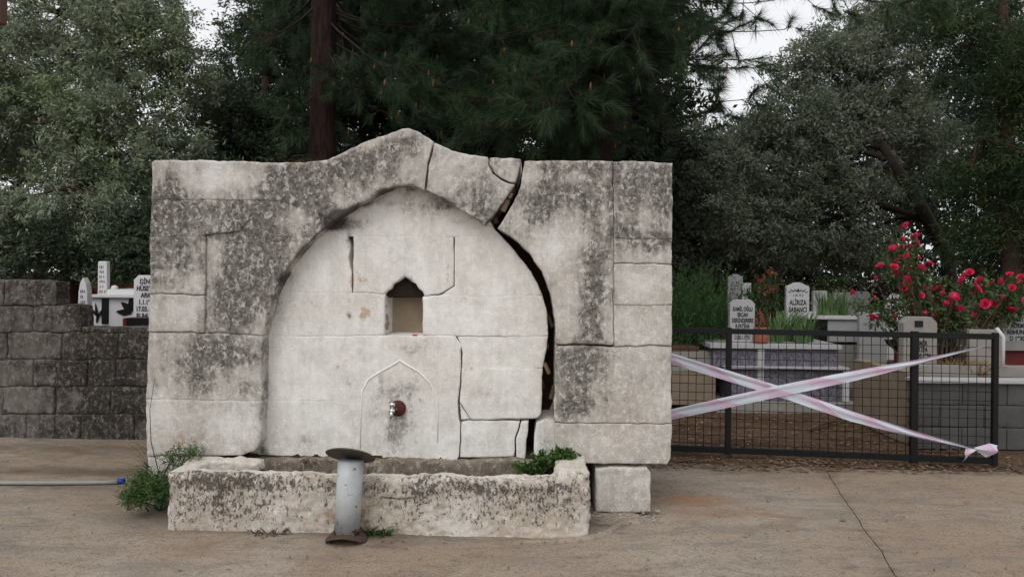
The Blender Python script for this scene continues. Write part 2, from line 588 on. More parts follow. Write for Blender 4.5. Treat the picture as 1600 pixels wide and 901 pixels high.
def slab(x_of, name, parent):
    ny, nx = 150, 170
    v, f, st = [], [], []
    for i in range(ny + 1):
        for j in range(nx + 1):
            s = j / nx
            # depth rows bunch towards the camera's view
            tt = i / ny
            y0 = -2.0
            x = x_of(s, y0 + (5.9 - y0) * tt)
            y = y0 + (far_edge(x) - y0) * tt
            x = x_of(s, y)
            z = 0.004 + 0.006 * noise.noise(Vector((x * 0.9, y * 0.9, 1))) + 0.002 * noise.noise(Vector((x * 5, y * 5, 4)))
            z -= 0.010
            if tt > 0.985:
                z -= 0.004
            v.append((x, y, z + 0.012))
            dk = 0.0
            for (gx, gy, rx, ry, a) in YST:
                q = ((x - gx) / rx) ** 2 + ((y - gy) / ry) ** 2
                if q < 6:
                    dk += a * math.exp(-q)
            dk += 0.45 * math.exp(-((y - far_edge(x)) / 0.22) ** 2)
            sd = abs(x - seam_x(y))
            dk += 0.38 * math.exp(-(sd / 0.09) ** 2)
            og = 0.0
            for (gx, gy, rx, ry, a) in YOC:
                q = ((x - gx) / rx) ** 2 + ((y - gy) / ry) ** 2
                if q < 6:
                    og += a * math.exp(-q)
            st.append((min(1, dk), min(1, og), 0, 1))
    n = nx + 1
    for i in range(ny):
        for j in range(nx):
            f.append((i * n + j, i * n + j + 1, (i + 1) * n + j + 1, (i + 1) * n + j))
    me = pymesh(name, v, f)
    ca = me.color_attributes.new('stain', 'FLOAT_COLOR', 'POINT')
    ca.data.foreach_set('color', np.array(st, np.float32).ravel())
    return obj(name, me, M['yard'], parent)


def gxy(px, py):
    p = ground_at(px, py)
    return p.x, p.y


YST = []
for (px, py, rx, ry, a) in [(120, 700, 1.3, 0.25, .6), (150, 738, 0.9, 0.12, .6), (60, 730, 1.5, 0.5, .35), (60, 762, 1.2, 0.08, .5), (420, 832, 0.9, .07, .55), (700, 842, 0.9, .08, .5),
                            (940, 815, .35, .16, .6), (1130, 735, .7, .3, .35), (1330, 880, .18, .4, .3), (250, 800, .3, .2, .3),
                            (330, 880, 0.5, .06, .25), (1240, 800, .3, .12, .22), (560, 856, .3, .08, .45), (1010, 800, .2, .1, .4)]:
    x, y = gxy(px, py)
    YST.append((x, y, rx, ry, a))
YOC = []
for (px, py, rx, ry, a) in [(1080, 780, .22, .10, .6), (1120, 800, .8, .35, .5), (300, 850, 1.0, .35, .35), (740, 870, 1.0, .3, .25)]:
    x, y = gxy(px, py)
    YOC.append((x, y, rx, ry, a))

pav = structure(empty('pavement'))
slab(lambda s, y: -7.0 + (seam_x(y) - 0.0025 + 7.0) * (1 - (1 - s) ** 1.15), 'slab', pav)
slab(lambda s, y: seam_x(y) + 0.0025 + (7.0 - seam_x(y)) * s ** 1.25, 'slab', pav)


# ------------------------------------------------------------------ stone builder
def inset_poly(P, d):
    n = len(P)
    A = sum(P[i][0] * P[(i + 1) % n][1] - P[(i + 1) % n][0] * P[i][1] for i in range(n))
    if A < 0:
        P = P[::-1]
    out = []
    for i in range(n):
        a, b, c_ = Vector(P[i - 1]), Vector(P[i]), Vector(P[(i + 1) % n])
        e1, e2 = (b - a), (c_ - b)
        e1 = e1.normalized() if e1.length > 1e-9 else Vector((1, 0))
        e2 = e2.normalized() if e2.length > 1e-9 else e1
        n1, n2 = Vector((-e1.y, e1.x)), Vector((-e2.y, e2.x))
        m = n1 + n2
        if m.length < 1e-6:
            m = n1
        m = m.normalized()
        k = d / max(0.35, m.dot(n1))
        out.append(b + m * k)
    return out


def resample(P, step, jit, seed):
    out = []
    n = len(P)
    for i in range(n):
        a, b = P[i], P[(i + 1) % n]
        L = (b - a).length
        k = max(1, int(round(L / step)))
        d = (b - a) / max(L, 1e-9)
        nn = Vector((-d.y, d.x))
        for j in range(k):
            p = a + (b - a) * (j / k)
            q = Vector((p.x * 11, p.y * 11, 4.4))
            off = Vector(noise.noise_vector(q)) * 1.5 + Vector(noise.noise_vector(q * 3.1))
            out.append(p + Vector((off.x, off.y)) * jit)
    return out


def stone_mesh(name, poly, w0, depth, step=0.018, edge=0.010, amp=0.005, gap=0.002, jit=0.003, seed=0.0, stain=None, lump=None, noisescale=1.0, bold=None):
    """poly in (u, v); front face near y=w0 (y into the wall), back at w0+depth"""
    P = resample(inset_poly([Vector(p) for p in poly], gap), step, jit, seed)
    n = len(P)
    A = np.array([(p.x, p.y) for p in P])
    B = np.roll(A, -1, axis=0)
    lo, hi = A.min(0), A.max(0)
    rng = np.random.default_rng(int(seed * 1000) % 99991)
    gx = np.arange(lo[0] + step * 0.5, hi[0], step)
    gy = np.arange(lo[1] + step * 0.5, hi[1], step)
    G = np.array(np.meshgrid(gx, gy)).reshape(2, -1).T
    if len(G):
        G = G + rng.uniform(-0.25, 0.25, G.shape) * step
        # inside test
        ins = np.zeros(len(G), bool)
        for (x1, y1), (x2, y2) in zip(A, B):
            c1 = (y1 > G[:, 1]) != (y2 > G[:, 1])
            with np.errstate(divide='ignore', invalid='ignore'):
                xi = (x2 - x1) * (G[:, 1] - y1) / (y2 - y1 if y2 != y1 else 1e-12) + x1
            ins ^= c1 & (G[:, 0] < xi)
        G = G[ins]

    def dist(Q):
        D = np.full(len(Q), 1e9)
        for a, b in zip(A, B):
            ab = b - a
            t_ = np.clip(((Q - a) @ ab) / max(1e-12, ab @ ab), 0, 1)
            D = np.minimum(D, np.hypot(*(Q - a - t_[:, None] * ab).T))
        return D
    if len(G):
        G = G[dist(G) > edge * 1.15 + step * 0.2]
    # rings that round the edge
    rings = []
    for q in (0.35, 1.0):
        rp = inset_poly(P, edge * q)
        Rg = np.array([(p.x, p.y) for p in rp])
        if len(Rg):
            dd = dist(Rg)
            ok = dd > edge * q * 0.7
            insR = np.zeros(len(Rg), bool)
            for (x1, y1), (x2, y2) in zip(A, B):
                c1 = (y1 > Rg[:, 1]) != (y2 > Rg[:, 1])
                xi = (x2 - x1) * (Rg[:, 1] - y1) / (y2 - y1 if y2 != y1 else 1e-12) + x1
                insR ^= c1 & (Rg[:, 0] < xi)
            rings.append(Rg[ok & insR])
    pts = np.vstack([A] + rings + ([G] if len(G) else []))
    V2 = [Vector(p) for p in pts]
    res = delaunay_2d_cdt(V2, [], [list(range(n))], 1, 1e-6)
    vo, fo, ov = res[0], res[2], res[3]
    arr = np.array([(p.x, p.y) for p in vo])
    D = dist(arr)
    verts = []
    cols = []
    for (x, y), d in zip(arr, D):
        eg = edge if (bold is None or d > edge) else bold(x, y, edge)
        k = max(0.0, 1 - d / eg)
        z = w0 + eg * 0.85 * (1 - math.sqrt(max(0, 1 - k * k)))
        q = Vector((x, y, seed))
        s = noisescale
        z += amp * (noise.noise(q * 5 * s) + 0.7 * noise.noise(q * 17 * s) + 0.45 * noise.noise(q * 47 * s))
        pt = noise.noise(Vector((x * 31 * s, y * 31 * s, seed + 3)))
        if pt > 0.42:
            z += (pt - 0.42) * amp * 4.0
        if lump:
            z += lump(x, y)
        verts.append((x, z, y))
        if stain:
            cols.append(tuple(stain(x, y)) + (1,))
    faces = []
    # map outline -> output verts
    omap = {}
    for i, src in enumerate(ov):
        for s_ in src:
            if s_ < n:
                omap[s_] = i
    for f_ in fo:
        a, b, c_ = [arr[i] for i in f_[:3]]
        cr = (b[0] - a[0]) * (c_[1] - a[1]) - (b[1] - a[1]) * (c_[0] - a[0])
        faces.append(tuple(f_) if cr > 0 else tuple(reversed(f_)))
    ring = [omap[i] for i in range(n) if i in omap]
    base = len(verts)
    m = len(ring)
    for lv in (0, 1):
        for k_, i in enumerate(ring):
            x, y = arr[i]
            verts.append((x, verts[i][1] if lv == 0 else w0 + edge * 0.85 + depth, y))
            if stain:
                cols.append(cols[i])
    for k_ in range(m):
        k2 = (k_ + 1) % m
        faces.append((base + k_, base + m + k_, base + m + k2, base + k2))
    faces.append(tuple(base + m + k_ for k_ in range(m)))
    me = pymesh(name, verts, faces)
    if stain:
        ca = me.color_attributes.new('stain', 'FLOAT_COLOR', 'POINT')
        ca.data.foreach_set('color', np.array(cols, np.float32).ravel())
    return me


def blobs(lst, base=0.0, conv=None):
    L = []
    for (px, py, rx, ry, a) in lst:
        u, v = conv(px, py)
        L.append((u, v, rx / 251.0, ry / 251.0, a))

    def fn(x, y):
        s = base
        for (u, v, rx, ry, a) in L:
            q = ((x - u) / rx) ** 2 + ((y - v) / ry) ** 2
            if q < 5:
                s += a * math.exp(-q)
        return min(1.0, max(0.0, s))
    return fn


# ------------------------------------------------------------------ the fountain
fountain = tag(empty('fountain', FO, FA), 'old cracked stone fountain with ogee arch, niche and pointed top', 'fountain')

def along(pts, step, r, amt):
    out = []
    for (a, b) in zip(pts[:-1], pts[1:]):
        n = max(1, int(math.hypot(b[0] - a[0], b[1] - a[1]) / step))
        for k in range(n):
            x, y = a[0] + (b[0] - a[0]) * k / n, a[1] + (b[1] - a[1]) * k / n
            out.append((x, y, r, r, amt * (0.75 + 0.5 * noise.noise(Vector((x * .05, y * .05, 2))))))
    return out


ARCH_LINE = [(404, 700), (407, 626), (409, 580), (410, 525), (417, 495), (432, 450), (452, 412), (480, 380), (520, 345), (555, 322), (590, 303), (612, 293), (636, 288), (662, 297), (715, 325), (757, 351)]
fr_dark = blobs([(440, 285, 40, 30, .30), (265, 290, 18, 40, .35), (310, 268, 12, 14, .3), (285, 350, 60, 40, .25), (270, 410, 45, 55, .22), (400, 400, 55, 80, .38), (360, 470, 40, 50, .35),
                 (480, 300, 50, 35, .38), (560, 262, 60, 25, .30), (620, 230, 40, 25, .18), (740, 300, 60, 24, .15), (760, 330, 25, 15, .3),
                 (870, 315, 70, 30, .2), (1000, 290, 50, 40, .32), (1020, 380, 45, 14, .35), (930, 450, 25, 80, .36), (980, 360, 30, 15, .25), (900, 600, 30, 60, .2), (920, 560, 40, 20, .18),
                 (345, 550, 55, 22, .40), (310, 590, 40, 30, .22), (390, 610, 20, 40, .15), (255, 300, 200, 12, .1), (640, 215, 30, 14, .2), (900, 262, 60, 10, .2),
                 (330, 330, 90, 14, .22), (500, 345, 30, 30, .2), (890, 300, 60, 18, .15), (900, 640, 40, 12, .15), (1035, 300, 18, 50, .2), (860, 340, 40, 20, .2), (240, 380, 14, 60, .15), (340, 280, 70, 22, -.30), (470, 335, 22, 18, -.3), (650, 260, 40, 20, -.05), (700, 270, 30, 30, -.12), (860, 395, 36, 40, -.28), (1000, 445, 40, 30, -.30), (1005, 510, 40, 26, -.15),
                 (960, 690, 90, 35, -.25), (260, 660, 35, 60, -.22), (360, 660, 45, 36, -.22), (265, 490, 30, 24, -.28), (290, 440, 20, 16, -.1), (890, 480, 18, 60, -.2), (1000, 600, 40, 50, -.1)], 0.5, fplane)
fr_och = blobs([(285, 690, 50, 22, .42), (350, 362, 40, 10, .3), (300, 640, 60, 60, .14), (880, 500, 20, 40, .18)], 0.0, fplane)
fr_soot_shade = blobs(along(ARCH_LINE, 6, 6, .30) + [(525, 345, 26, 14, .8), (540, 330, 50, 12, .5), (600, 298, 50, 8, .4), (700, 315, 50, 9, .4), (470, 392, 14, 22, .25), (765, 345, 16, 10, .6), (436, 430, 10, 30, .3), (480, 290, 20, 12, .25)], 0.0, fplane)  # arch line paints the joint and the step's shade dark; single blobs are soot


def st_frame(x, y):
    return (fr_dark(x, y), fr_och(x, y), fr_soot_shade(x, y))


TW = 0.12
tfp = lambda px, py: fplane(px, py, TW)
ty_dark = blobs([(540, 350, 40, 14, .5), (650, 320, 60, 26, .18), (700, 318, 30, 14, .3), (430, 470, 16, 40, .3), (440, 420, 30, 30, .25), (600, 640, 60, 60, .10), (640, 545, 30, 12, .25), (580, 600, 40, 40, .08),
                 (770, 620, 40, 24, .12), (625, 690, 30, 40, .18), (760, 690, 40, 16, .12), (850, 690, 12, 30, .2), (470, 690, 60, 18, .12), (620, 655, 14, 26, .4), (625, 610, 40, 14, .2)], 0.5, tfp)
ty_och = blobs([(568, 490, 15, 14, .62), (567, 437, 15, 14, .50), (488, 480, 11, 18, .42), (690, 548, 12, 14, .50), (703, 560, 7, 8, .45), (738, 576, 15, 7, .55), (520, 420, 40, 40, .16), (600, 330, 60, 30, .14), (690, 470, 26, 6, .34), (620, 600, 18, 10, .3), (625, 700, 80, 16, .30), (500, 570, 22, 28, .24), (528, 575, 5, 22, .4), (550, 440, 4, 20, .5), (600, 480, 6, 30, .3), (700, 430, 6, 24, .4)], 0.0, tfp)
ty_soot_shade = blobs(along([(x + 5, y + 4) for x, y in ARCH_LINE], 6, 6, .24) + [(525, 350, 26, 12, .8), (545, 375, 8, 18, .55), (600, 318, 50, 8, .35), (720, 345, 30, 8, .3), (420, 600, 8, 90, .2), (634, 440, 16, 10, .7), (545, 494, 4, 7, .7), (568, 500, 9, 7, .45), (622, 618, 10, 10, .5), (630, 662, 5, 7, .6), (412, 705, 14, 10, .4), (430, 712, 22, 4, .5), (690, 325, 26, 6, .4), (645, 297, 10, 5, .4)], 0.0, tfp)  # same painted joint and shade line inside the arch, plus soot smudges


def st_tymp(x, y):
    return (ty_dark(x, y), ty_och(x, y), ty_soot_shade(x, y))


# outer frame stones: photograph outlines on the facade plane (each is ~0.5 m deep)
ARCH_L = [(636, 288), (612, 293), (590, 303), (555, 322), (520, 345), (480, 380), (452, 412), (432, 450), (417, 495), (410, 525)]
FR = [
    # (outline, set-back, edge radius)
    ([(237, 253), (243, 250), (300, 250), (420, 254), (480, 254), (512, 249), (545, 234), (577, 219), (605, 209), (624, 202), (638, 200), (652, 204), (677, 221), (668, 258), (662, 297), (650, 290)] + ARCH_L[:5] + [(492, 331), (430, 313), (236, 311)], 0.0, .016),
    ([(236, 311), (405, 313), (388, 345), (372, 362), (320, 367), (320, 370), (233, 370)], 0.004, .008),
    ([(320, 367), (372, 362), (388, 345), (405, 313), (430, 313), (492, 331)] + ARCH_L[4:] + [(318, 520)], 0.003, .012),
    ([(233, 370), (320, 370), (319, 460), (233, 459)], 0.0, .008),
    ([(233, 460), (319, 461), (318, 519), (231, 518)], 0.002, .010),
    ([(231, 519), (318, 520), (410, 525), (409, 580), (408, 626), (226, 624)], 0.010, .014),
    ([(226, 624), (408, 626), (406, 690), (398, 704), (375, 712), (228, 712)], 0.006, .018),
    ([(228, 713), (330, 713), (330, 806), (230, 806)], 0.012, .016),
    # right of the first crack
    ([(680, 223), (705, 235), (735, 241), (762, 245), (762, 258), (770, 272), (793, 286), (803, 287), (789, 312), (774, 332), (757, 351), (715, 325), (682, 305), (665, 297), (671, 258)], 0.004, .008),
    ([(765, 246), (790, 247), (814, 248), (811, 262), (805, 284), (795, 284), (773, 270), (765, 257)], 0.006, .006),
    ([(820, 251), (870, 250), (958, 251), (958.5, 400), (958, 538), (869, 538), (868, 500), (860, 458), (847, 425), (827, 395), (800, 371), (778, 356), (795, 330), (813, 292), (816, 270)], 0.006, .012),
    ([(959, 252), (1010, 252), (1051, 255), (1050, 373), (959, 371)], 0.0, .010),
    ([(959, 371), (1050, 373), (1050, 412), (959, 411)], 0.006, .006),
    ([(959, 412), (1050, 413), (1050, 477), (959, 476)], 0.0, .006),
    ([(959, 476), (1050, 477), (1050, 540), (959, 540)], 0.005, .008),
    ([(869, 540), (948, 541), (959, 541), (1050, 541), (1050, 662), (866, 660)], 0.012, .010),
    ([(866, 661), (1050, 663), (1049, 718), (1043, 726), (959, 725), (900, 724), (872, 722), (867, 700)], 0.008, .012),
]
def SPAN(x, y):
    ua, ub = fplane(420, 400)[0], fplane(350, 400)[0]
    va, vb = fplane(400, 345)[1], fplane(400, 375)[1]
    a = max(0, min(1, (ua - x) / (ua - ub)))
    b = max(0, min(1, (va - y) / (va - vb)))
    return 0.020 * a * a * (3 - 2 * a) * b * b * (3 - 2 * b)


def bold_fn(lines, conv, small):
    segs = []
    for pts, rad in lines:
        q = [conv(*p) for p in pts]
        for a, b in zip(q[:-1], q[1:]):
            segs.append((a, b, rad))

    def fn(x, y, big):
        r = small
        for (a, b, rad) in segs:
            if rad <= r:
                continue
            ux, uy = b[0] - a[0], b[1] - a[1]
            t_ = max(0, min(1, ((x - a[0]) * ux + (y - a[1]) * uy) / max(1e-9, ux * ux + uy * uy)))
            if math.hypot(x - a[0] - t_ * ux, y - a[1] - t_ * uy) < 0.022:
                r = rad
        return min(r, big)
    return fn


BOLD = bold_fn([([(236, 250), (480, 254), (512, 249), (577, 219), (638, 200), (678, 222), (762, 246), (820, 249), (1051, 254)], .010), ([(236, 250), (233, 460), (231, 519), (226, 624), (228, 806)], .009),
                ([(1051, 254), (1049, 725)], .007), ([(1049, 725), (870, 722)], .007), (ARCH_L + [(408, 626), (406, 690), (398, 704), (375, 712), (228, 712)], .005), ([(636, 288), (662, 297), (757, 351)], .005),
                ([(778, 356), (827, 395), (860, 458), (869, 538), (866, 660), (870, 722)], .007), ([(678, 222), (663, 297)], .006), ([(763, 246), (765, 258), (795, 285), (805, 286)], .004), ([(815, 250), (803, 287), (757, 351)], .008), ([(820, 251), (813, 292), (778, 356)], .008),
                ([(233, 460), (319, 460)], .007), ([(231, 519), (318, 520)], .008), ([(318, 520), (410, 525)], .010), ([(320, 367), (318, 520)], .006), ([(320, 367), (372, 362), (388, 345)], .008), ([(960, 412), (1050, 412)], .006), ([(958, 251), (958, 540)], .005), ([(869, 539), (958, 540), (1050, 541)], .008),
                ([(958, 477), (1050, 477)], .0035), ([(866, 660), (1050, 663)], .0035), ([(226, 624), (408, 626)], .0032), ([(236, 311), (360, 312)], .0035)], fplane, .0018)
TBOLD = bold_fn([([(543, 369), (550, 385), (545, 400), (552, 430), (550, 457), (601, 459)], .005), ([(709, 371), (709, 447), (692, 458), (662, 464)], .005), ([(714, 525), (721, 540), (721, 560), (717, 628), (728, 645), (735, 655), (845, 652)], .006), ([(661, 524), (714, 525)], .004), ([(530, 715), (610, 716), (717, 719), (805, 714)], .010), ([(390, 711), (530, 714)], .008),
                 ([(781, 367), (829, 425), (856, 490), (856, 525), (847, 576), (845, 652)], .010), ([(601, 459), (633, 434), (662, 463)], .012), ([(601, 459), (600, 524)], .010), ([(661, 463), (661, 524)], .010), ([(814, 658), (806, 682), (805, 714)], .004), ([(826, 658), (820, 718)], .010), ([(838, 658), (834, 716)], .010), ([(722, 660), (719, 717)], .003), ([(470, 525), (601, 524)], .003)], tfp, .0012)
for k, (pl, wd, ed) in enumerate(FR):
    uv = [fplane(px, py, 0) for px, py in pl]
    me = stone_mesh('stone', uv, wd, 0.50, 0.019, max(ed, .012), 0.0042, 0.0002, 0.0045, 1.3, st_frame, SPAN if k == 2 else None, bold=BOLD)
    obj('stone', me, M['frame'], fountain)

# tympanum stones, set back behind the arch (left and top edges run in behind the frame)
APEX = [(480, 352), (520, 318), (560, 296), (600, 280), (636, 266), (672, 280), (715, 303), (760, 332), (772, 358)]
def relief(x, y):
    # shallow ogee line carved round the tap
    best = 1e9
    for (a, b) in zip(OGEE[:-1], OGEE[1:]):
        ab = (b[0] - a[0], b[1] - a[1])
        L2 = ab[0] ** 2 + ab[1] ** 2
        t_ = max(0, min(1, ((x - a[0]) * ab[0] + (y - a[1]) * ab[1]) / L2))
        best = min(best, math.hypot(x - a[0] - t_ * ab[0], y - a[1] - t_ * ab[1]))
    return -0.009 * math.exp(-(best / 0.010) ** 2) + 0.006 * math.exp(-((best - 0.02) / 0.010) ** 2)


OGEE = [tfp(*p) for p in [(563, 700), (564, 640), (566, 610), (576, 592), (595, 580), (614, 570), (625, 563), (636, 570), (655, 581), (672, 598), (681, 618), (684, 645), (684, 690)]]
NX0, NX1, NY0, NY1 = 601, 661, 434, 524
TY = [
    ([(500, 369)] + APEX + [(781, 367), (709, 370), (630, 369), (551, 369)], 0, None),
    ([(553, 370), (630, 370), (707, 371), (709, 400), (708, 446), (690, 457), (664, 463), (660, 455), (655, 451), (650, 443), (642, 440), (633, 432), (624, 439), (616, 442), (611, 450), (605, 454), (601, 459), (575, 457), (552, 457)], 0, None),
    ([(480, 352), (500, 369), (544, 369), (547, 385), (543, 400), (549, 430), (549, 457), (405, 455), (420, 410)], 0, None),
    ([(405, 456), (550, 458), (575, 458), (601, 460), (600, 523), (530, 525), (395, 523)], 0, None),
    ([(711, 371), (781, 367), (806, 396), (829, 425), (845, 455), (847, 461), (740, 463), (693, 459), (711, 447)], 0, None),
    ([(661, 465), (693, 460), (740, 464), (847, 462), (854, 490), (856, 525), (780, 524), (661, 524)], 0, None),
    ([(395, 524), (529, 526), (528, 570), (528, 625), (390, 625)], 0, None),
    ([(390, 626), (528, 626), (528, 714), (390, 711)], 0, None),
    ([(529, 526), (600, 524), (661, 525), (712, 525), (720, 540), (719, 575), (715, 628), (716, 655), (719, 662), (716, 719), (610, 715), (529, 715)], -.001, None),
    ([(716, 526), (856, 526), (853, 545), (847, 575), (722, 575), (724, 550)], 0, None),
    ([(722, 576), (847, 576), (845, 645), (840, 652), (760, 655), (735, 654), (727, 640), (719, 628)], -.004, None),
    ([(719, 633), (727, 645), (733, 655), (721, 655)], .004, None),
    ([(722, 660), (735, 657), (812, 658), (805, 680), (803, 713), (719, 717)], .004, None),
    ([(816, 658), (826, 658), (822, 690), (820, 718), (807, 714), (808, 682)], 0, None),
    ([(838, 660), (850, 656), (868, 656), (870, 718), (834, 716), (836, 680)], -.01, None),
]
for k, (pl, wd, lp) in enumerate(TY):
    uv = [tfp(px, py) for px, py in pl]
    me = stone_mesh('stone', uv, TW + wd, 0.34, 0.02, 0.012, 0.0034, -0.0022, 0.0035, 21.3, st_tymp, lp, bold=TBOLD)
    obj('stone', me, M['tymp'], fountain)

mb = MB()
mb.tube([(a, 0, b) for a, b in OGEE], [.003] + [.006] * (len(OGEE) - 2) + [.003], 8)
o = mb.build('carved_moulding', M['tymp'], fountain)
o.location = (0, TW - .0012, 0)

# plaster ledge below the tympanum, above the trough
LEDGE = [(385, 717), (520, 716), (610, 717), (716, 721), (800, 717), (838, 720), (838, 775), (385, 775)]
me = stone_mesh('ledge', [fplane(px, py, 0.06) for px, py in LEDGE], 0.06, 0.3, 0.022, 0.018, 0.011, 0.002, 0.006, 51.7, lambda x, y: (0.5, 0.12, 0.1))
obj('ledge', me, M['ledge'], fountain)

# niche: back, sides, sill and sooty head
nb = empty('niche')
nb.parent = fountain
u0, v0 = tfp(NX0, NY1)
u1, v1 = tfp(NX1, NY0)
def quadslab(name, pts, mat, parent):
    n = len(pts) // 2
    return obj(name, pymesh(name, pts, [(0, 1, 3, 2)], False), mat, parent)
ND = TW + 0.26
o = box('niche_back', ((u0 + u1) / 2, ND + 0.03, v0 - 0.03), (u1 - u0 + 0.1, 0.05, 0.27), M['niche'], nb, 0.004, rough=0.006, cuts=10)
box('niche_side', (u0 - 0.024, TW + 0.15, v0 - 0.03), (0.04, 0.26, 0.40), M['niche'], nb, 0.004, rough=0.004, cuts=6)
box('niche_side', (u1 + 0.024, TW + 0.15, v0 - 0.03), (0.04, 0.26, 0.40), M['niche'], nb, 0.004, rough=0.004, cuts=6)
box('niche_sill', ((u0 + u1) / 2, TW + 0.155, v0 - 0.055), (u1 - u0 + 0.08, 0.27, 0.05), M['niche'], nb, 0.004, rough=0.003, cuts=6)
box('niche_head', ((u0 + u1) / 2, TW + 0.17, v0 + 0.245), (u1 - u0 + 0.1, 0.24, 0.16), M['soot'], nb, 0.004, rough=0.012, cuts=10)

# rubble core behind the facing stones
CORE = [(250, 262), (500, 262), (580, 226), (638, 210), (690, 232), (760, 254), (1040, 262), (1040, 720), (940, 722), (250, 722)]
uv = [fplane(px, py, 0) for px, py in CORE]
me = prism_mesh('core', [(a, b) for a, b in uv], 0.42, 0.01)
o = obj('core', me, M['core'], fountain)
o.location = (0, 0.46, 0)
u_a, _ = fplane(255, 790)
u_b, _ = fplane(925, 790)
box('core_footing', ((u_a + u_b) / 2, 0.48, 0.0), (u_b - u_a, 0.72, 0.33), M['core'], fountain, 0.01)

# base stone under the right pier
BS = [(931, 733), (945, 730), (1010, 730), (1017, 738), (1017, 801), (930, 801)]
me = stone_mesh('base_stone', [fplane(px, py, 0.0) for px, py in BS], 0.0, 0.5, 0.018, 0.014, 0.006, 0.001, 0.004, 71.1, lambda x, y: (0.42, 0.08, 0.0))
obj('base_stone', me, M['frame'], fountain)

# mortar and rubble bits caught in the crack
for k, (px, py, sx, sz, wd, mt) in enumerate([(786, 320, .030, .075, .06, 'fragment'), (797, 305, .02, .04, .05, 'fragment'), (857, 574, .020, .07, .16, 'fragment'), (860, 612, .022, .09, .15, 'mortar'), (855, 540, .02, .05, .17, 'mortar'),
                                              (862, 635, .025, .05, .12, 'fragment'), (836, 405, .02, .05, .24, 'mortar'), (862, 500, .02, .08, .22, 'mortar'), (851, 600, .015, .05, .18, 'core'), (776, 345, .03, .04, .14, 'mortar')]):
    u, v = fplane(px, py, wd)
    o = box('rubble_chip', (u, wd, v - sz / 2), (sx, 0.06, sz), M[mt], fountain, 0.004, rough=0.012, cuts=2)
    o.rotation_euler = (0, random.uniform(-.4, .4) + (0.5 if k < 2 else 0.0), 0)

# tap
tap = empty('tap')
tap.parent = fountain
tu, tv = tfp(623, 637)
tap.location = (tu, TW, tv)
mb = MB()
prof = [(0.050, 0.0), (0.052, 0.012), (0.046, 0.03), (0.040, 0.038), (0.016, 0.040)]
mb.lathe(prof, 20)
o = mb.build('flange', M['rustred'], tap)
o.rotation_euler = (R(90), 0, 0)
mb = MB()
mb.tube([(0, -0.03, 0), (0, -0.07, 0)], 0.012, 12)
mb.tube([(0, -0.07, 0), (0, -0.125, 0.002)], [0.016, 0.014], 12)
mb.build('tap_body', M['chrome'], tap)
mb = MB()
mb.tube([(0, -0.112, 0.004), (0, -0.120, -0.02), (-0.001, -0.124, -0.045)], [0.011, 0.010, 0.009], 12)
mb.build('spout', M['chrome'], tap)
mb = MB()
mb.tube([(0, -0.105, 0.008), (0, -0.105, 0.030)], 0.008, 12)
mb.tube([(0, -0.105, 0.030), (0, -0.105, 0.050)], [0.019, 0.017], 12)
mb.build('tap_handle', M['chrome'], tap)
tap.rotation_euler = (0, 0, R(-12))

# red scrap on the niche sill
u, v = tfp(648, 522)
p = FO + FU * u + FN * (TW + 0.012)
o = box('plastic_scrap', (p.x, p.y, v0 - 0.005), (0.035, 0.014, 0.014), M['redplastic'], None, 0.003, FA)
tag(o, 'small red plastic scrap lying on the sill of the niche', 'scrap')

# ------------------------------------------------------------------ trough
def remeshed(name, bm, vox, smooth, amp, fine, seed, stain=None):
    me = bpy.data.meshes.new(name)
    bm.to_mesh(me)
    bm.free()
    o = obj(name, me)
    md = o.modifiers.new('r', 'REMESH')
    md.mode = 'VOXEL'
    md.voxel_size = vox
    sm = o.modifiers.new('s', 'SMOOTH')
    sm.factor = 0.5
    sm.iterations = smooth
    dg = bpy.context.evaluated_depsgraph_get()
    out = bpy.data.meshes.new_from_object(o.evaluated_get(dg))
    bpy.data.objects.remove(o)
    nv = len(out.vertices)
    co = np.zeros(nv * 3, np.float32)
    out.vertices.foreach_get('co', co)
    no = np.zeros(nv * 3, np.float32)
    out.vertices.foreach_get('normal', no)
    co, no = co.reshape(-1, 3), no.reshape(-1, 3)
    dsp = np.empty(nv, np.float32)
    for i in range(nv):
        q = Vector(co[i])
        q.z += seed
        d = amp * noise.noise(q * 4) + amp * 0.6 * noise.noise(q * 11) + fine * noise.noise(q * 34)
        pt = noise.noise(q * 27 + Vector((7, 7, 7)))
        if pt > 0.35:
            d -= (pt - 0.35) * fine * 3
        dsp[i] = d
    co2 = co + no * dsp[:, None]
    out.vertices.foreach_set('co', co2.ravel())
    out.polygons.foreach_set('use_smooth', [True] * len(out.polygons))
    if stain:
        cols = np.array([tuple(stain(*co[i])) + (1,) for i in range(nv)], np.float32)
        ca = out.color_attributes.new('stain', 'FLOAT_COLOR', 'POINT')
        ca.data.foreach_set('color', cols.ravel())
    out.update()
    return out


def cutbox(bm, x0, x1, y0, y1, z0, z1, flip=False):
    r = bmesh.ops.create_cube(bm, size=1)
    for v in r['verts']:
        v.co = Vector((x0 + (v.co.x + .5) * (x1 - x0), y0 + (v.co.y + .5) * (y1 - y0), z0 + (v.co.z + .5) * (z1 - z0)))


TF = -0.41     # front of the trough
tl = fplane(258, 800, TF)[0]
tr = fplane(921, 800, TF)[0]
bm = bmesh.new()
cutbox(bm, tl, tr, TF, TF + 0.10, -0.03, 0.335)           # front wall
cutbox(bm, tl, tl + 0.13, TF + .02, -0.004, -0.03, 0.335)  # left end
cutbox(bm, tl + 0.08, tl + 0.44, -0.14, -0.004, -0.03, 0.335)
cutbox(bm, tr - 0.19, tr, TF + .015, -0.004, -0.03, 0.382)     # right end stands higher
cutbox(bm, tl, tr, -0.06, -0.004, -0.03, 0.24)
cutbox(bm, tl + .02, tr - .02, TF + .05, -0.02, -0.03, 0.16)  # floor
# worn dip in the rim is made by the stain/lump pass below


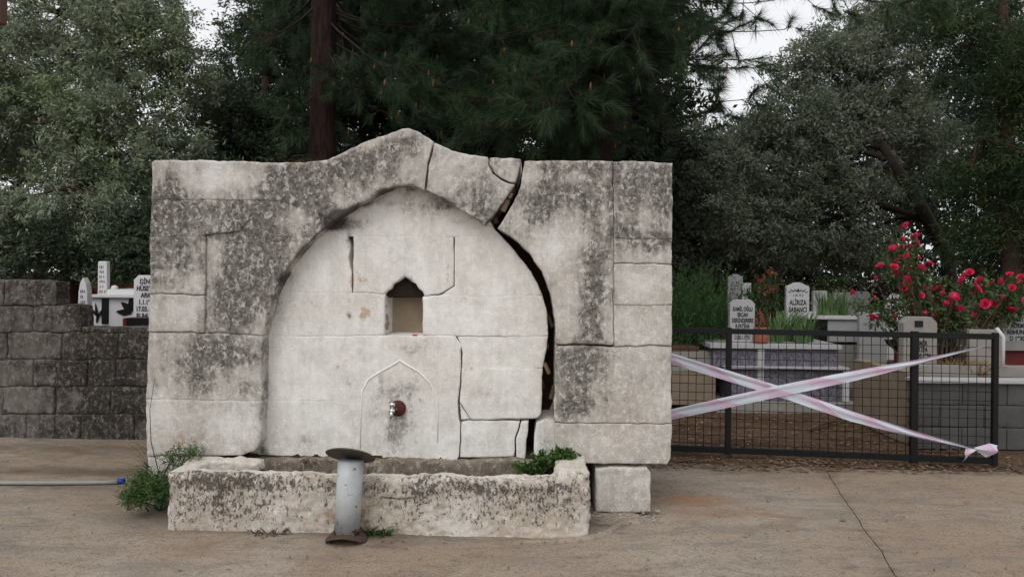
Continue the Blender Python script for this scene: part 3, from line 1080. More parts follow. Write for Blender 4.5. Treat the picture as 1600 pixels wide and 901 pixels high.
def st_trough(x, y, z):
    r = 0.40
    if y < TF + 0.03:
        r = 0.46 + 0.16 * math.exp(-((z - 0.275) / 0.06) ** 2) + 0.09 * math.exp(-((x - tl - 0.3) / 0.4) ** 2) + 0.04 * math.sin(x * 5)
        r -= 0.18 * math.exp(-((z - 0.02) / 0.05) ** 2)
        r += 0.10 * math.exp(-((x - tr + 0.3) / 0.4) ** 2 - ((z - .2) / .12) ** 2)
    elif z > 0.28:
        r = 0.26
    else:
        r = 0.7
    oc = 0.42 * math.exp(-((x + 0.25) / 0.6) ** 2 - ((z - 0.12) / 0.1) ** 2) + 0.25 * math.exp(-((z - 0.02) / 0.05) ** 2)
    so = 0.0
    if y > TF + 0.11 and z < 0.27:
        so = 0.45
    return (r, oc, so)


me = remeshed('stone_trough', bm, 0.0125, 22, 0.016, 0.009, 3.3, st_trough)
for v in me.vertices:
    if v.co.z > 0.22:
        d = 0.018 * math.exp(-((v.co.x - fplane(625, 745, TF)[0]) / 0.10) ** 2) + 0.010 * math.exp(-((v.co.x - fplane(560, 745, TF)[0]) / 0.2) ** 2)
        if v.co.y < TF + 0.16:
            v.co.z -= d
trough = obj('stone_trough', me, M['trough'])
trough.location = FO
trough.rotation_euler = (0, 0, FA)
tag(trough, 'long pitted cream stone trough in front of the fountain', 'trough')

# dirt lying in the trough and against its right foot
def mound(name, cx, cy, rx, ry, h, mat, label, cat, z0=0.0, seed=0):
    v, f = [], []
    n, m = 26, 8
    for i in range(m + 1):
        for k in range(n):
            a = 2 * math.pi * k / n
            s = i / m
            rr = s * (1 + 0.25 * noise.noise(Vector((math.cos(a) * 1.5, math.sin(a) * 1.5, seed))))
            x, y = cx + rx * rr * math.cos(a), cy + ry * rr * math.sin(a)
            z = z0 + h * (1 - s * s) + 0.012 * noise.noise(Vector((x * 14, y * 14, seed))) * (1 - s * 0.7)
            v.append((x, y, z if i < m else z0 - 0.01))
    for i in range(m):
        for k in range(n):
            k2 = (k + 1) % n
            f.append((i * n + k, (i + 1) * n + k, (i + 1) * n + k2, i * n + k2))
    o = obj(name, pymesh(name, v, f), mat)
    if label:
        tag(o, label, None, kind='stuff')
    return o


gx_, gy_ = gxy(960, 808)
mb = MB()
mb.tube([ground_at(px, py) for px, py in [(790, 846), (850, 848), (905, 845), (945, 836), (966, 822), (972, 806)]], [.006, .02, .026, .028, .024, .008], 8)
o = mb.build('mortar_ridge', M['yard'], pav)
mound('dirt_heap', gx_, gy_, 0.24, 0.15, 0.026, M['yard'], 'low heap of crumbled mortar beside the trough end', 'dirt', 0.0, 2)

# ------------------------------------------------------------------ pipe post in front of the trough
pp = ground_at(541, 846)
post = tag(empty('pipe_stand', (pp.x, pp.y, 0.0)), 'grey steel pipe stand with rusty round top plate before the trough', 'pipe stand')
mb = MB()
mb.lathe([(0.0705, 0.050), (0.0705, 0.25), (0.0705, 0.452)], 32)
o = mb.build('pipe', M['pipe'], post)
o.rotation_euler = (0, R(2.6), 0)
mb = MB()
b = 0
prof = [(0.001, -0.002), (0.07, -0.003), (0.120, -0.010), (0.136, -0.017), (0.138, -0.014), (0.122, -0.005), (0.07, 0.002), (0.001, 0.003)]
mb.lathe(prof, 40)
o = mb.build('top_plate', M['capsteel'], post)
o.location = (0.0225, -0.005, 0.492)
o.rotation_euler = (R(-29), R(5), 0)
v, f = [], []
NF, MR = 40, 8
for lay in (0, 1):
    for i in range(MR + 1):
        for k in range(NF):
            a = 2 * math.pi * k / NF
            s = i / MR
            rr = 0.116 * s * (1 + 0.06 * noise.noise(Vector((math.cos(a) * 2, math.sin(a) * 2, 1))))
            x, y = rr * math.cos(a), rr * math.sin(a)
            z = 0.062 - 0.050 * s ** 2 * (0.5 + 0.5 * math.cos(2 * a)) + 0.006 * noise.noise(Vector((x * 20, y * 20, 3))) - lay * 0.007
            v.append((x, y, z))
    for i in range(MR):
        for k in range(NF):
            k2 = (k + 1) % NF
            o_ = lay * (MR + 1) * NF
            q = (o_ + i * NF + k, o_ + (i + 1) * NF + k, o_ + (i + 1) * NF + k2, o_ + i * NF + k2)
            f.append(q if lay == 0 else q[::-1])
for k in range(NF):
    k2 = (k + 1) % NF
    a_, b_2 = MR * NF, (2 * MR + 1) * NF
    f.append((a_ + k, b_2 + k, b_2 + k2, a_ + k2))
obj('base_flange', pymesh('base_flange', v, f), M['rust'], post)
for (bx_, by_) in [(-0.085, -0.045), (0.08, -0.06), (-0.07, 0.07), (0.08, 0.06)]:
    mb = MB()
    mb.tube([(bx_, by_, -0.01), (bx_, by_, 0.035)], 0.006, 8)
    mb.build('bolt', M['rust'], post)

# ------------------------------------------------------------------ block wall on the left
WD = 6.36
WO = Vector((-3.9, 6.47, 0))
WUa = FA
wall = tag(empty('block_wall', WO, WUa), 'old stained concrete block wall with stepped top left of the fountain', 'wall')
WU = Vector((math.cos(WUa), math.sin(WUa), 0))
WN = Vector((-math.sin(WUa), math.cos(WUa), 0))


def wplane(px, py):
    r = ray(px, py)
    tt = (WO).dot(WN) / r.dot(WN)
    p = Vector((0, 0, CAMH)) + r * tt
    return ((p - WO).dot(WU), p.z)


wl_dark = blobs([(150, 585, 80, 60, .40), (200, 530, 60, 30, .28), (180, 640, 60, 40, .30), (60, 545, 60, 20, -.15), (30, 625, 60, 40, -.32), (40, 510, 40, 20, -.15), (120, 620, 12, 14, -.4), (60, 450, 60, 20, .12), (40, 455, 20, 20, -.1), (70, 575, 30, 10, .2), (90, 670, 80, 20, .05), (120, 490, 40, 16, .15)], 0.5, wplane)
wl_soot = blobs([(150, 582, 90, 26, .42), (120, 548, 24, 20, .35), (205, 560, 30, 40, .3), (190, 650, 40, 30, .3), (150, 668, 14, 7, .9), (8, 642, 8, 5, .9)], 0.0, wplane)
ROWS = [(690, 647), (647, 604), (604, 562), (562, 519), (519, 478), (478, 438)]
JOINTS = [[-400, -300, -215, -130, -46, 40, 84, 125, 208, 262], [-390, -345, -260, -170, -83, 3, 85, 171, 262], [-380, -290, -205, -120, -35, 50, 135, 180, 262], [-400, -340, -250, -165, -78, 10, 94, 182, 262],
          [-390, -300, -210, -120, -36, 50, 124], [-380, -340, -255, -170, -80, 5, 86]]
for r_i, ((yb, yt), js) in enumerate(zip(ROWS, JOINTS)):
    for j in range(len(js) - 1):
        xa, xb = js[j], js[j + 1]
        top = yt
        if r_i == 3 and xa >= 149 - 60 and False:
            top = 513
        ua, va = wplane(xa, yb)
        ub, _ = wplane(xb, yb)
        _, vt = wplane((xa + xb) / 2, top)
        _, vb = wplane((xa + xb) / 2, yb)
        if r_i == 0:
            vb = -0.02
        pl = [(ua, vb), (ub, vb), (ub, vt), (ua, vt)]
        if r_i == 5:
            pl = [(ua, vb), (ub, vb), (ub, vt - .012 * random.random()), ((ua + ub) / 2, vt + .008 * random.random()), (ua, vt - .012 * random.random())]
        sd_ = 100 + r_i * 7.7 + j * 0.93
        me = stone_mesh('block', pl, 0.014 * random.random(), 0.19, 0.024, 0.016, 0.010, 0.002, 0.008, sd_, lambda x, y: (wl_dark(x, y), 0.0, wl_soot(x, y)))
        obj('block', me, M['block'], wall)
# rough mortar bed on the low stretch by the fountain
for (pa, pb, yy, hh) in [(125, 262, 519, 8), (87, 123, 478, 2)]:
    ua, vb = wplane(pa, yy)
    ub, _ = wplane(pb, yy)
    vt = wplane((pa + pb) / 2, yy - hh)[1]
    me = stone_mesh('mortar_cap', [(ua, vb), (ub, vb), (ub, vt - .01), ((ua * .4 + ub * .6), vt + .006), ((ua * .7 + ub * .3), vt - .008), (ua, vt)], 0.012, 0.17, 0.02, 0.012, 0.008, 0.0, 0.006, 140.2 + pa, lambda x, y: (.62, 0, .1))
    obj('mortar_cap', me, M['block'], wall)
ua, _ = wplane(-398, 600)
ub, vt = wplane(255, 522)
box('mortar', ((ua + ub) / 2, 0.10, -0.02), (ub - ua, 0.15, vt + 0.0), M['mortar'], wall, 0.004)
ub2, vt2 = wplane(121, 481)
box('mortar', ((ua + ub2) / 2, 0.10, vt - 0.02), (ub2 - ua, 0.14, vt2 - vt + .02), M['mortar'], wall, 0.004)

# ------------------------------------------------------------------ gate
GL, GR = Vector((0.60, 6.22, 0)), Vector((ground_at(1556, 718).x, 0, 0))
gd_r = 5.80
gr = ray(1555, 620)
GR = Vector((gr.x * gd_r, gd_r, 0))
gdir = (GR - GL)
GLEN = gdir.length
GA = math.atan2(gdir.y, gdir.x)
gate = tag(empty('mesh_gate', GL, GA), 'black steel gate filled with square wire mesh right of the fountain', 'gate')


def gplane(px, py, off=0.0):
    n = Vector((-math.sin(GA), math.cos(GA), 0))
    o_ = GL + n * off
    r = ray(px, py)
    tt = o_.dot(n) / r.dot(n)
    p = Vector((0, 0, CAMH)) + r * tt
    return ((p - GL).dot(Vector((math.cos(GA), math.sin(GA), 0))), p.z)


g_top = gplane(1300, 517)[1]
g_bot = gplane(1300, 710)[1]
box('top_rail', (GLEN / 2 - .02, 0, g_top - 0.04), (GLEN + .02, 0.04, 0.043), M['blacksteel'], gate, 0.003)
box('bottom_rail', (GLEN / 2 - .02, 0, g_bot - 0.02), (GLEN + .02, 0.04, 0.045), M['blacksteel'], gate, 0.003)
for px, wpx, ft in [(1138, 10, 0), (1428, 12, 1), (1554, 9, 0)]:
    u = gplane(px, 600)[0]
    z0_ = 0.0 if ft else g_bot - 0.03
    box('upright', (u, -0.003, z0_), (wpx / 225, 0.044, g_top - z0_ + 0.012), M['blacksteel'], gate, 0.003)
mb = MB()
mb.tube([(0, 0, 0), (0, 0, g_top - g_bot)], 0.0027, 6)
vw = pymesh('wire', mb.v, mb.f)
vw.materials.append(M['blacksteel'])
u = 0.02
pitch = 0.0655
while u < GLEN - 0.02:
    o = obj('wire', vw, None, gate)
    o.location = (u, 0.012, g_bot)
    o.rotation_euler = (0, random.uniform(-.006, .006), 0)
    u += pitch
mb = MB()
mb.tube([(0, 0, 0), (GLEN, 0, 0)], 0.0027, 6)
hw = pymesh('wire', mb.v, mb.f)
hw.materials.append(M['blacksteel'])
z = g_bot + 0.05
while z < g_top - 0.04:
    o = obj('wire', hw, None, gate)
    o.location = (0, 0.006, z)
    z += 0.0700


# barrier tapes
def tape(pts, widths, twist, name, label, off, bulge=0.0):
    """pts: photo pixels along the middle of the strip, on the gate plane"""
    N = 60
    v, f, col = [], [], []
    P = [gplane(a, b, off) for a, b in pts]
    S = [0]
    for i in range(1, len(P)):
        S.append(S[-1] + math.hypot(P[i][0] - P[i - 1][0], P[i][1] - P[i - 1][1]))
    for i in range(N + 1):
        s = S[-1] * i / N
        k = 0
        while k < len(S) - 2 and s > S[k + 1]:
            k += 1
        q = (s - S[k]) / (S[k + 1] - S[k])
        c = Vector((P[k][0] * (1 - q) + P[k + 1][0] * q, 0, P[k][1] * (1 - q) + P[k + 1][1] * q))
        wd_ = widths[k] * (1 - q) + widths[k + 1] * q
        for j in range(7):
            e = j / 6 - 0.5
            fold = 0.016 * math.sin(e * 9 + i * 0.11) * (1 - min(1, wd_ / 0.12)) + 0.004 * math.sin(e * 14 + i * .05) + 0.006 * noise.noise(Vector((s * 5, e * 3, off)))
            v.append((c.x + 0.1 * e * wd_ * twist, off + fold, c.z + e * wd_ + 0.003 * noise.noise(Vector((s * 8, 1, off)))))
            col.append((s / 0.42, e + .5, 0, 1))
    for i in range(N):
        for j in range(6):
            a = i * 7 + j
            f.append((a, a + 1, a + 8, a + 7))
    me = pymesh(name, v, f)
    ca = me.color_attributes.new('tape', 'FLOAT_COLOR', 'POINT')
    ca.data.foreach_set('color', np.array(col, np.float32).ravel())
    o = obj(name, me, M['tape'])
    o.location = GL
    o.rotation_euler = (0, 0, GA)
    return tag(o, label, 'barrier tape', 'barrier tapes across the gate')


t1 = tape([(1000, 543), (1050, 560), (1220, 612), (1330, 650), (1440, 681), (1522, 701)], [.085, .085, .085, .08, .05, .014], 1, 'barrier_tape', 'pale pink barrier tape falling to the knotted lower right gate corner', -0.035)
t2 = tape([(1000, 658), (1050, 647), (1220, 610), (1330, 588), (1440, 564), (1536, 541)], [.085, .085, .09, .08, .045, .010], -1, 'barrier_tape', 'pale pink barrier tape rising to the upper right of the gate', -0.048)
# knot and loose tail, part of the falling tape
v, f, col = [], [], []
for (pxs, wds) in [([(1524, 702), (1512, 709), (1507, 712)], [.02, .10, .11]), ([(1522, 700), (1545, 704), (1558, 703)], [.02, .11, .07])]:
    b = len(v)
    for k, ((a, bb), wd_) in enumerate(zip(pxs, wds)):
        u, zz = gplane(a, bb, -0.05)
        for j in range(5):
            e = j / 4 - .5
            v.append((u + .25 * e * wd_, -0.05 + 0.02 * math.sin(j * 1.7 + k), zz + e * wd_ * (1 if k else .3)))
            col.append((k * .3 + b * .01, e + .5, 0, 1))
    for k in range(len(pxs) - 1):
        for j in range(4):
            a = b + k * 5 + j
            f.append((a, a + 1, a + 6, a + 5))
me = pymesh('knot', v, f)
ca = me.color_attributes.new('tape', 'FLOAT_COLOR', 'POINT')
ca.data.foreach_set('color', np.array(col, np.float32).ravel())
obj('knot', me, M['tape'], t1)


# ------------------------------------------------------------------ cemetery
def lettering(lines, width, parent, loc, mat, lh=1.0, size=None, ys=1.0):
    cu = bpy.data.curves.new('lettering', 'FONT')
    cu.body = '\n'.join(lines)
    cu.align_x = 'CENTER'
    cu.align_y = 'TOP'
    cu.size = 1.0
    cu.space_line = lh
    cu.extrude = 0.0
    cu.offset = 0.03
    o = bpy.data.objects.new('lettering', cu)
    COL.objects.link(o)
    dg = bpy.context.evaluated_depsgraph_get()
    me = bpy.data.meshes.new_from_object(o.evaluated_get(dg))
    bpy.data.objects.remove(o)
    me.materials.clear()
    xs = [v.co.x for v in me.vertices]
    s = width / (max(xs) - min(xs)) if not size else size
    sx = min(s * 1.0, width / (max(xs) - min(xs)))
    for v in me.vertices:
        v.co = Vector((v.co.x * sx, 0, v.co.y * s * ys))
    ob = obj('lettering', me, mat, parent)
    ob.location = loc
    return ob


def inscription(rows, width, parent, ztop, mat, lh=0.055, seed=1):
    """worn, unreadable lines of carving: rows of short uneven strokes"""
    rg_ = random.Random(rows * 7 + seed + int(width * 100))
    V, Fc = [], []
    for r_ in range(rows):
        wl = width * rg_.uniform(.6, 1)
        x = -wl / 2
        while x < wl / 2:
            cw = rg_.uniform(.010, .018)
            z0_ = ztop - r_ * lh - rg_.uniform(.024, .034)
            b = len(V)
            V += [(x, -.003, z0_), (x + cw * .6, -.003, z0_), (x + cw * .6, -.003, ztop - r_ * lh), (x, -.003, ztop - r_ * lh)]
            Fc.append((b, b + 1, b + 2, b + 3))
            x += cw + (.016 if rg_.random() < .2 else .003)
    o = obj('inscription', pymesh('inscription', V, Fc, False), mat, parent)
    o['kind'] = 'stuff'
    return o


def profile(kind, w_, h):
    a = w_ / 2
    if kind == 'clip':
        c = w_ * 0.17
        return [(-a, 0), (a, 0), (a, h - c), (a - c, h), (-a + c, h), (-a, h - c)]
    if kind == 'ogee':
        P = [(-a, 0), (a, 0), (a, h - w_ * .22)]
        P += [(a * .93, h - w_ * .15), (a * .72, h - w_ * .13), (a * .5, h - w_ * .07), (a * .25, h - w_ * .015), (0, h), (-a * .25, h - w_ * .015), (-a * .5, h - w_ * .07), (-a * .72, h - w_ * .13), (-a * .93, h - w_ * .15)]
        return P + [(-a, h - w_ * .22)]
    if kind == 'round':
        P = [(-a, 0), (a, 0)]
        c = w_ * 0.12
        P += [(a, h - c), (a - c * .3, h - c * .3), (a - c, h), (-a + c, h), (-a + c * .3, h - c * .3), (-a, h - c)]
        return P
    if kind == 'obelisk':
        return [(-a * 1.25, 0), (a * 1.25, 0), (a * 1.25, h * .10), (a * .85, h * .16), (a * .9, h * .5), (a * .82, h * .80), (a * .55, h * .92), (0.0, h), (-a * .55, h * .92), (-a * .82, h * .80), (-a * .9, h * .5), (-a * .85, h * .16), (-a * 1.25, h * .10)]
    if kind == 'wave':
        return [(-a, 0), (a, 0), (a, h * .82), (a * .8, h * .9), (a * .4, h * .92), (a * .1, h * .98), (-a * .4, h), (-a * .7, h * .93), (-a, h * .86)]
    return [(-a, 0), (a, 0), (a, h), (-a, h)]


def headstone(x0, x1, yt, d, zb, kind, mat, label, lines=None, tw=0.8, ty=None, lmat='letter', rz=0.0, thick=0.07, size=None, group='headstones in the cemetery', ys=1.0, marks=None):
    c = at((x0 + x1) / 2, yt, d)
    w_ = (x1 - x0) * d / F
    h = c.z - zb
    e = tag(empty('headstone', (c.x, c.y, zb), rz), label, 'headstone', group)
    obj('slab', prism_mesh('slab', profile(kind, w_, h), thick, 0.004), mat, e)
    if lines:
        top = h - (ty if ty is not None else 0.12 * h)
        lettering(lines, w_ * tw, e, (0, -0.004, top), M[lmat], size=size, ys=ys)
    if marks:
        inscription(marks, w_ * tw, e, h - (ty if ty is not None else .12 * h), M[lmat])
    return e


# --- the two-tier marble tomb behind the gate
d0 = 8.15
def tomb_box(name, x0, x1, y0, y1, d, dep, mat, parent, bev=0.004):
    a, b = at(x0, y1, d), at(x1, y1, d)
    t_ = at((x0 + x1) / 2, y0, d)
    b_ = at((x0 + x1) / 2, y1, d)
    o = box(name, ((a.x + b.x) / 2, d + dep / 2, b_.z), (b.x - a.x, dep, t_.z - b_.z), mat, parent, bev)
    return o


tomb = tag(empty('tomb'), 'two-tier tomb of veined violet grey marble with white slab edges behind the gate', 'tomb')
tomb_box('top_slab', 1110, 1316, 538, 545, d0, 1.1, M['marblegrey'], tomb)  # white slabs take grey marble: their shade is put into the colour
tomb_box('panel', 1114, 1183, 546, 573, d0 + .05, 1.0, M['veined'], tomb)
tomb_box('panel', 1194, 1310, 546, 573, d0 + .05, 1.0, M['veined'], tomb)
tomb_box('middle_slab', 1132, 1328, 573.5, 577, d0 - .04, 1.1, M['marblegrey'], tomb)
tomb_box('lower_panel', 1140, 1183, 578, 634, d0 + .02, 1.0, M['veined'], tomb)
tomb_box('lower_panel', 1194, 1318, 578, 634, d0 + .02, 1.0, M['veined'], tomb)
tomb_box('strip', 1183.3, 1193.7, 546, 632, d0 + .01, 0.9, M['marblegrey'], tomb)
tomb_box('strip', 1318.5, 1327, 579, 628, d0 - .02, 1.0, M['marble'], tomb)
o = tomb_box('plinth', 1120, 1345, 630, 646, d0 - .10, 1.3, M['concrete'], tomb)

tb2 = tag(empty('low_tomb'), 'plain low concrete tomb beside the fountain corner behind the gate', 'tomb')
tomb_box('side_panel', 1000, 1113, 549, 580, 8.3, .9, M['concrete'], tb2)
tomb_box('side_panel', 1000, 1118, 581, 632, 8.28, .9, M['tanconcrete'], tb2)
tomb_box('earth_bed', 1002, 1092, 541, 549.5, 8.32, .8, M['dirtbed'], tb2)

headstone(1141, 1180, 468, d0 + .12, at(1160, 537, d0 + .1).z, 'clip', M['marblegrey'], 'pale grey headstone with clipped corners and black lettering beside the clay pot',
          ['KAMİL OĞLU', 'ERCAN', 'DERİNDERERE', 'R.FATİHA', ' ', 'D.20.1.1951'], .84, 0.075, ys=1.75)
zt = at(1300, 537, d0).z
e = headstone(1229, 1265, 441, 10.3, 0.35, 'ogee', M['marble'], 'white headstone with scalloped top, carved crest and bold black name', ['ALİRIZA', 'SABANCI'], .78, 0.235, size=0.098)
inscription(1, .20, e, at(1247, 441, 10.3).z - .35 - .165, M['letter'])
lettering(['D. 1944', 'Ö. 20.03.1987', 'RUHUNA FATİHA'], .24, e, (0, -0.004, at(1247, 441, 10.3).z - .35 - .395), M['letter'])
# carved crest: rosette with two sprigs
mb = MB()
zc = at(1247, 441, 10.3).z - .35 - .115
for s in (-1, 1):
    for k in range(4):
        a0 = (s * (.02 + .028 * k), -0.006, zc - .010 + .010 * math.sin(k * 1.6))
        a1 = (s * (.05 + .028 * k), -0.006, zc + (.022 if k % 2 == 0 else -.014))
        mb.tube([a0, a1], [.007, .003], 5)
mb.tube([(0, -.006, zc - .012), (0, -.006, zc + .026)], [.014, .010], 6)
mb.build('crest', M['letter'], e)

headstone(1138, 1161, 428, 12.0, 0.3, 'ogee', M['marblegrey'], 'small ornate-topped white headstone behind the dark green bush', None, .6, .12, 'letterfade', marks=3)
headstone(1160, 1174, 442, 11.6, 0.3, 'flat', M['marble'], 'narrow plain white slab right behind the ornate headstone by the bush', None, .6, .15, 'letterfade', marks=3)
headstone(1271, 1293, 454, 11.2, 0.3, 'round', M['marblegrey'], 'small white round-cornered headstone behind the green strap leaves')
headstone(1303, 1334, 457, 11.4, 0.3, 'flat', M['oldmarble'], 'dull grey square headstone left of the rose bush', None, .7, .10, 'letterfade', marks=3)
headstone(1334, 1360, 455, 12.2, 0.3, 'clip', M['oldmarble'], 'grey clipped headstone half hidden behind the rose leaves', None, .7, .12, 'letterfade', marks=4)
headstone(1343, 1387, 488, 9.6, 0.3, 'flat', M['marblegrey'], 'broad grey headstone with faint lettering behind the gate top rail', None, .8, .14, 'letterfade', marks=1)
headstone(1385, 1424, 458, 10.6, 0.3, 'wave', M['marble'], 'white headstone with wavy top and busy black marks under the roses', None, .82, .07, marks=4)
headstone(1500, 1527, 462, 11.5, 0.3, 'round', M['oldmarble'], 'grey headstone standing deep inside the rose bush', None, .7, .12, 'letterfade', marks=2)

# white tomb with black corner post
tb = tag(empty('white_tomb'), 'white tomb box with a black corner post behind the strap leaves', 'tomb')
tomb_box('top_slab', 1262, 1348, 494, 499, 9.9, 1.3, M['marble'], tb)
tomb_box('panel', 1293, 1345, 499, 534, 9.94, 1.1, M['marblegrey'], tb)
tomb_box('corner_post', 1279, 1292.6, 499, 540, 9.92, .2, M['blackstone'], tb)
tomb_box('base', 1262, 1372, 540, 640, 9.85, 1.4, M['concrete'], tb)
tomb_box('shadow_fill', 1294, 1348, 534, 540, 10.0, 1.0, M['blackstone'], tb)  # black strip painted in for the shade between panel and base

# red planter and bowl
c = at(1404, 575, 8.6)
e = tag(empty('planter', (c.x, c.y, 0)), 'dark bowl on a red pedestal in front of the grey headstone', 'planter')
zb = at(1404, 545, 8.6).z
mb = MB(); mb.lathe([(.05, 0), (.05, zb)], 16); mb.build('pedestal', M['redpaint'], e)
mb = MB(); mb.lathe([(.06, zb), (.13, zb + .05), (.15, zb + .10), (.12, zb + .09)], 20); mb.build('bowl', M['blackstone'], e)

# raised grave plot with grey block retaining wall, right
d1 = 6.42
xl = at(1434, 650, d1).x
plot = tag(empty('grave_plot', (xl, d1, 0)), 'raised grave plot walled with grey concrete blocks and white-edged coping', 'grave plot')
zt1 = at(1500, 598, d1).z
H = zt1
brow = 4
bl, gap = 0.39, 0.006
for r_i in range(3):
    hh = H / 3
    x = -0.2 * (r_i % 2)
    while x < 2.3:
        a, b = max(0, x), x + bl - gap
        if b - a > 0.03:
            me = stone_mesh('block', [(a, r_i * hh + .003), (b, r_i * hh + .003), (b, (r_i + 1) * hh - .003), (a, (r_i + 1) * hh - .003)], 0.0, 0.16, 0.04, 0.006, 0.003, 0.0, 0.001, 200 + r_i * 9 + x)
            obj('block', me, M['greyblock'], plot)
        x += bl
box('mortar', (1.15, 0.085, 0), (2.28, 0.14, H - 0.01), M['mortar'], plot, 0.003)
box('coping', (1.14, 0.06, H + .001), (2.34, 0.20, 0.028), M['marblegrey'], plot, 0.004)
box('side_wall', (0.07, 0.70, 0), (0.14, 1.05, H + .06), M['tanconcrete'], plot, 0.006, rough=.004, cuts=8)
box('earth_bed', (1.2, 0.75, 0), (2.2, 1.1, H - 0.02), M['dirtbed'], plot, 0.01)
# rear kerbs of the plot
hs_ = headstone(1411, 1466, 495, 7.5, 0.3, 'clip', M['concrete'], 'grey concrete headstone with clipped shoulders and small dark plaque', ['DEMİR', 'LATİFA', 'D.3.10.1936'], .62, .235, ys=1.4, rz=R(4), thick=.10)
w_, hh = .11, .055
box('plaque', (-.02, -0.004, at(1438, 495, 7.5).z - .3 - .10), (.085, .014, .062), M['blackstone'], hs_, 0.002)
box('kerb', (0.9, 0.62, H - .03), (1.55, 0.12, 0.11), M['concrete'], plot, 0.012, rough=.004, cuts=6)
# white-edged frame board standing at the plot
e = tag(empty('grave_surround', at(1553, 575, 7.6)), 'grey stone panel with slanted white edge behind the gate end', 'stone panel')
e.location.z = at(1553, 590, 7.6).z
wq, hq = 52 * 7.6 / F, 75 * 7.6 / F
obj('panel', prism_mesh('panel', [(-wq * .75, 0), (wq * .22, 0), (wq * .22, hq * .86), (wq * .08, hq), (-wq * .75, hq)], .05), M['concrete'], e)
mb = MB()
mb.tube([(wq * .26, .0, -.0), (wq * .26, .0, hq * .86), (wq * .06, .0, hq * 1.03)], .022, 6)
mb.build('white_edge', M['marble'], e)

# far right headstone and its red base
headstone(1567, 1612, 490, 8.6, 0.75, 'flat', M['marblegrey'], 'white headstone with black lettering at the right picture edge', ['H.HÜSEYİN', 'ADEM', 'RUHUNA', 'D 1930'], .86, .03, ys=1.3, group='headstones in the cemetery')
e = tag(empty('red_grave'), 'red-sided grave with grey slab under the rightmost headstone', 'grave')
tomb_box('slab', 1560, 1660, 534, 548, 8.5, .8, M['concrete'], e)
tomb_box('side', 1570, 1660, 549, 640, 8.55, .7, M['redpaint'], e)

# --- left cemetery beyond the block wall
e = headstone(121, 138, 433, 7.6, 0.6, 'obelisk', M['marble'], 'small pointed white grave marker standing behind the wall', None, .5, .13, 'letterfade', thick=.09, marks=4)
e = headstone(153, 167, 408, 8.3, 0.6, 'round', M['marble'], 'tall narrow white grave slab beside the black and white tomb', None, .62, .05, 'letterfade', thick=.07, marks=7)
headstone(209, 252, 430, 7.4, 0.7, 'clip', M['marble'], 'white headstone with bold black name partly behind the fountain', ['DİNEL', 'HÜSEYİN', 'ARICI', '1.1.1931', '17.03.1983', 'RUHUNA'], .78, .03, ys=1.35)
headstone(-10, 9, 405, 10.5, 0.6, 'flat', M['oldmarble'], 'dark grey headstone at the left picture edge', None, .7, .06, 'letterfade', marks=4)
headstone(52, 65, 411, 10.5, 0.6, 'flat', M['oldmarble'], 'dark grey slab with pale writing behind the wall top', None, .7, .06, 'letterfade', marks=4)
e = tag(empty('patterned_tomb'), 'white tomb with black stripe and black leaf ornaments behind the wall', 'tomb')
dl = 8.0
tomb_box('top_slab', 137, 210, 460.5, 465, dl - .03, 1.2, M['marble'], e)
tomb_box('panel', 140, 212, 465, 545, dl + .02, 1.0, M['marble'], e)
tomb_box('upper_slab', 167, 212, 452, 460, dl + .25, .6, M['marble'], e)
tomb_box('black_stripe', 158, 169, 466, 506, dl + .008, .05, M['blackstone'], e)
q = at(179, 453, dl + .35)
mb = MB()
for i in range(1):
    pr = [(.001, -.036), (.03, -.026), (.040, 0), (.03, .026), (.001, .036)]
    mb.lathe(pr, 14, (q.x, q.y, q.z + .02))
mb.build('finial', M['marble'], e)


def leafshape(px, py, ang, L, W, d):
    c = at(px, py, d)
    P = []
    for k in range(12):
        a = k / 12 * 2 * math.pi
        x, y = math.cos(a) * L / 2 + L / 2, math.sin(a) * W / 2 * (1 - .5 * abs(math.cos(a)))
        P.append((x * math.cos(ang) - y * math.sin(ang), x * math.sin(ang) + y * math.cos(ang)))
    o = obj('leaf_ornament', prism_mesh('leaf_ornament', P, 0.006, 0), M['blackstone'], e)
    o.location = (c.x, d + .008, c.z)


for (px, py, a, L, W) in [(205, 489, 175, .17, .07), (206, 487, 140, .16, .075), (206, 486, 98, .16, .07), (152, 498, 100, .17, .03), (151, 498, 62, .12, .03), (152, 496, 125, .12, .025), (150, 505, 80, .1, .03)]:
    leafshape(px, py, R(a), L, W, dl)
e2 = tag(empty('dark_tomb'), 'low dark panelled tomb below the white headstone behind the wall', 'tomb')
tomb_box('panel', 197, 245, 497, 545, 7.2, .5, M['blackstone'], e2)
tomb_box('red_edge', 191, 196.6, 497, 540, 7.19, .4, M['redpaint'], e2)
# low rubble wall with tan top far left
e3 = tag(empty('rubble_kerb'), 'tan stone grave kerb peeking over the wall at far left', 'kerb')
tomb_box('kerb', 8, 50, 428, 470, 9.5, .5, M['tanconcrete'], e3, .01)

# clay pot
c = at(1188, 541, d0 + .10)
e = tag(empty('clay_pot', c), 'round terracotta pot with dark red plant on the marble tomb', 'pot')
s = 12 / F * d0 / .085
mb = MB()
mb.lathe([(.055, 0), (.078, .05), (.085, .10), (.078, .15), (.062, .185), (.070, .20), (.070, .215), (.055, .21)], 24)
o = mb.build('pot', M['terracotta'], e)


# ------------------------------------------------------------------ vegetation builders
RNG = np.random.default_rng(11)


def unit(a):
    return a / np.maximum(1e-9, np.linalg.norm(a, axis=1, keepdims=True))


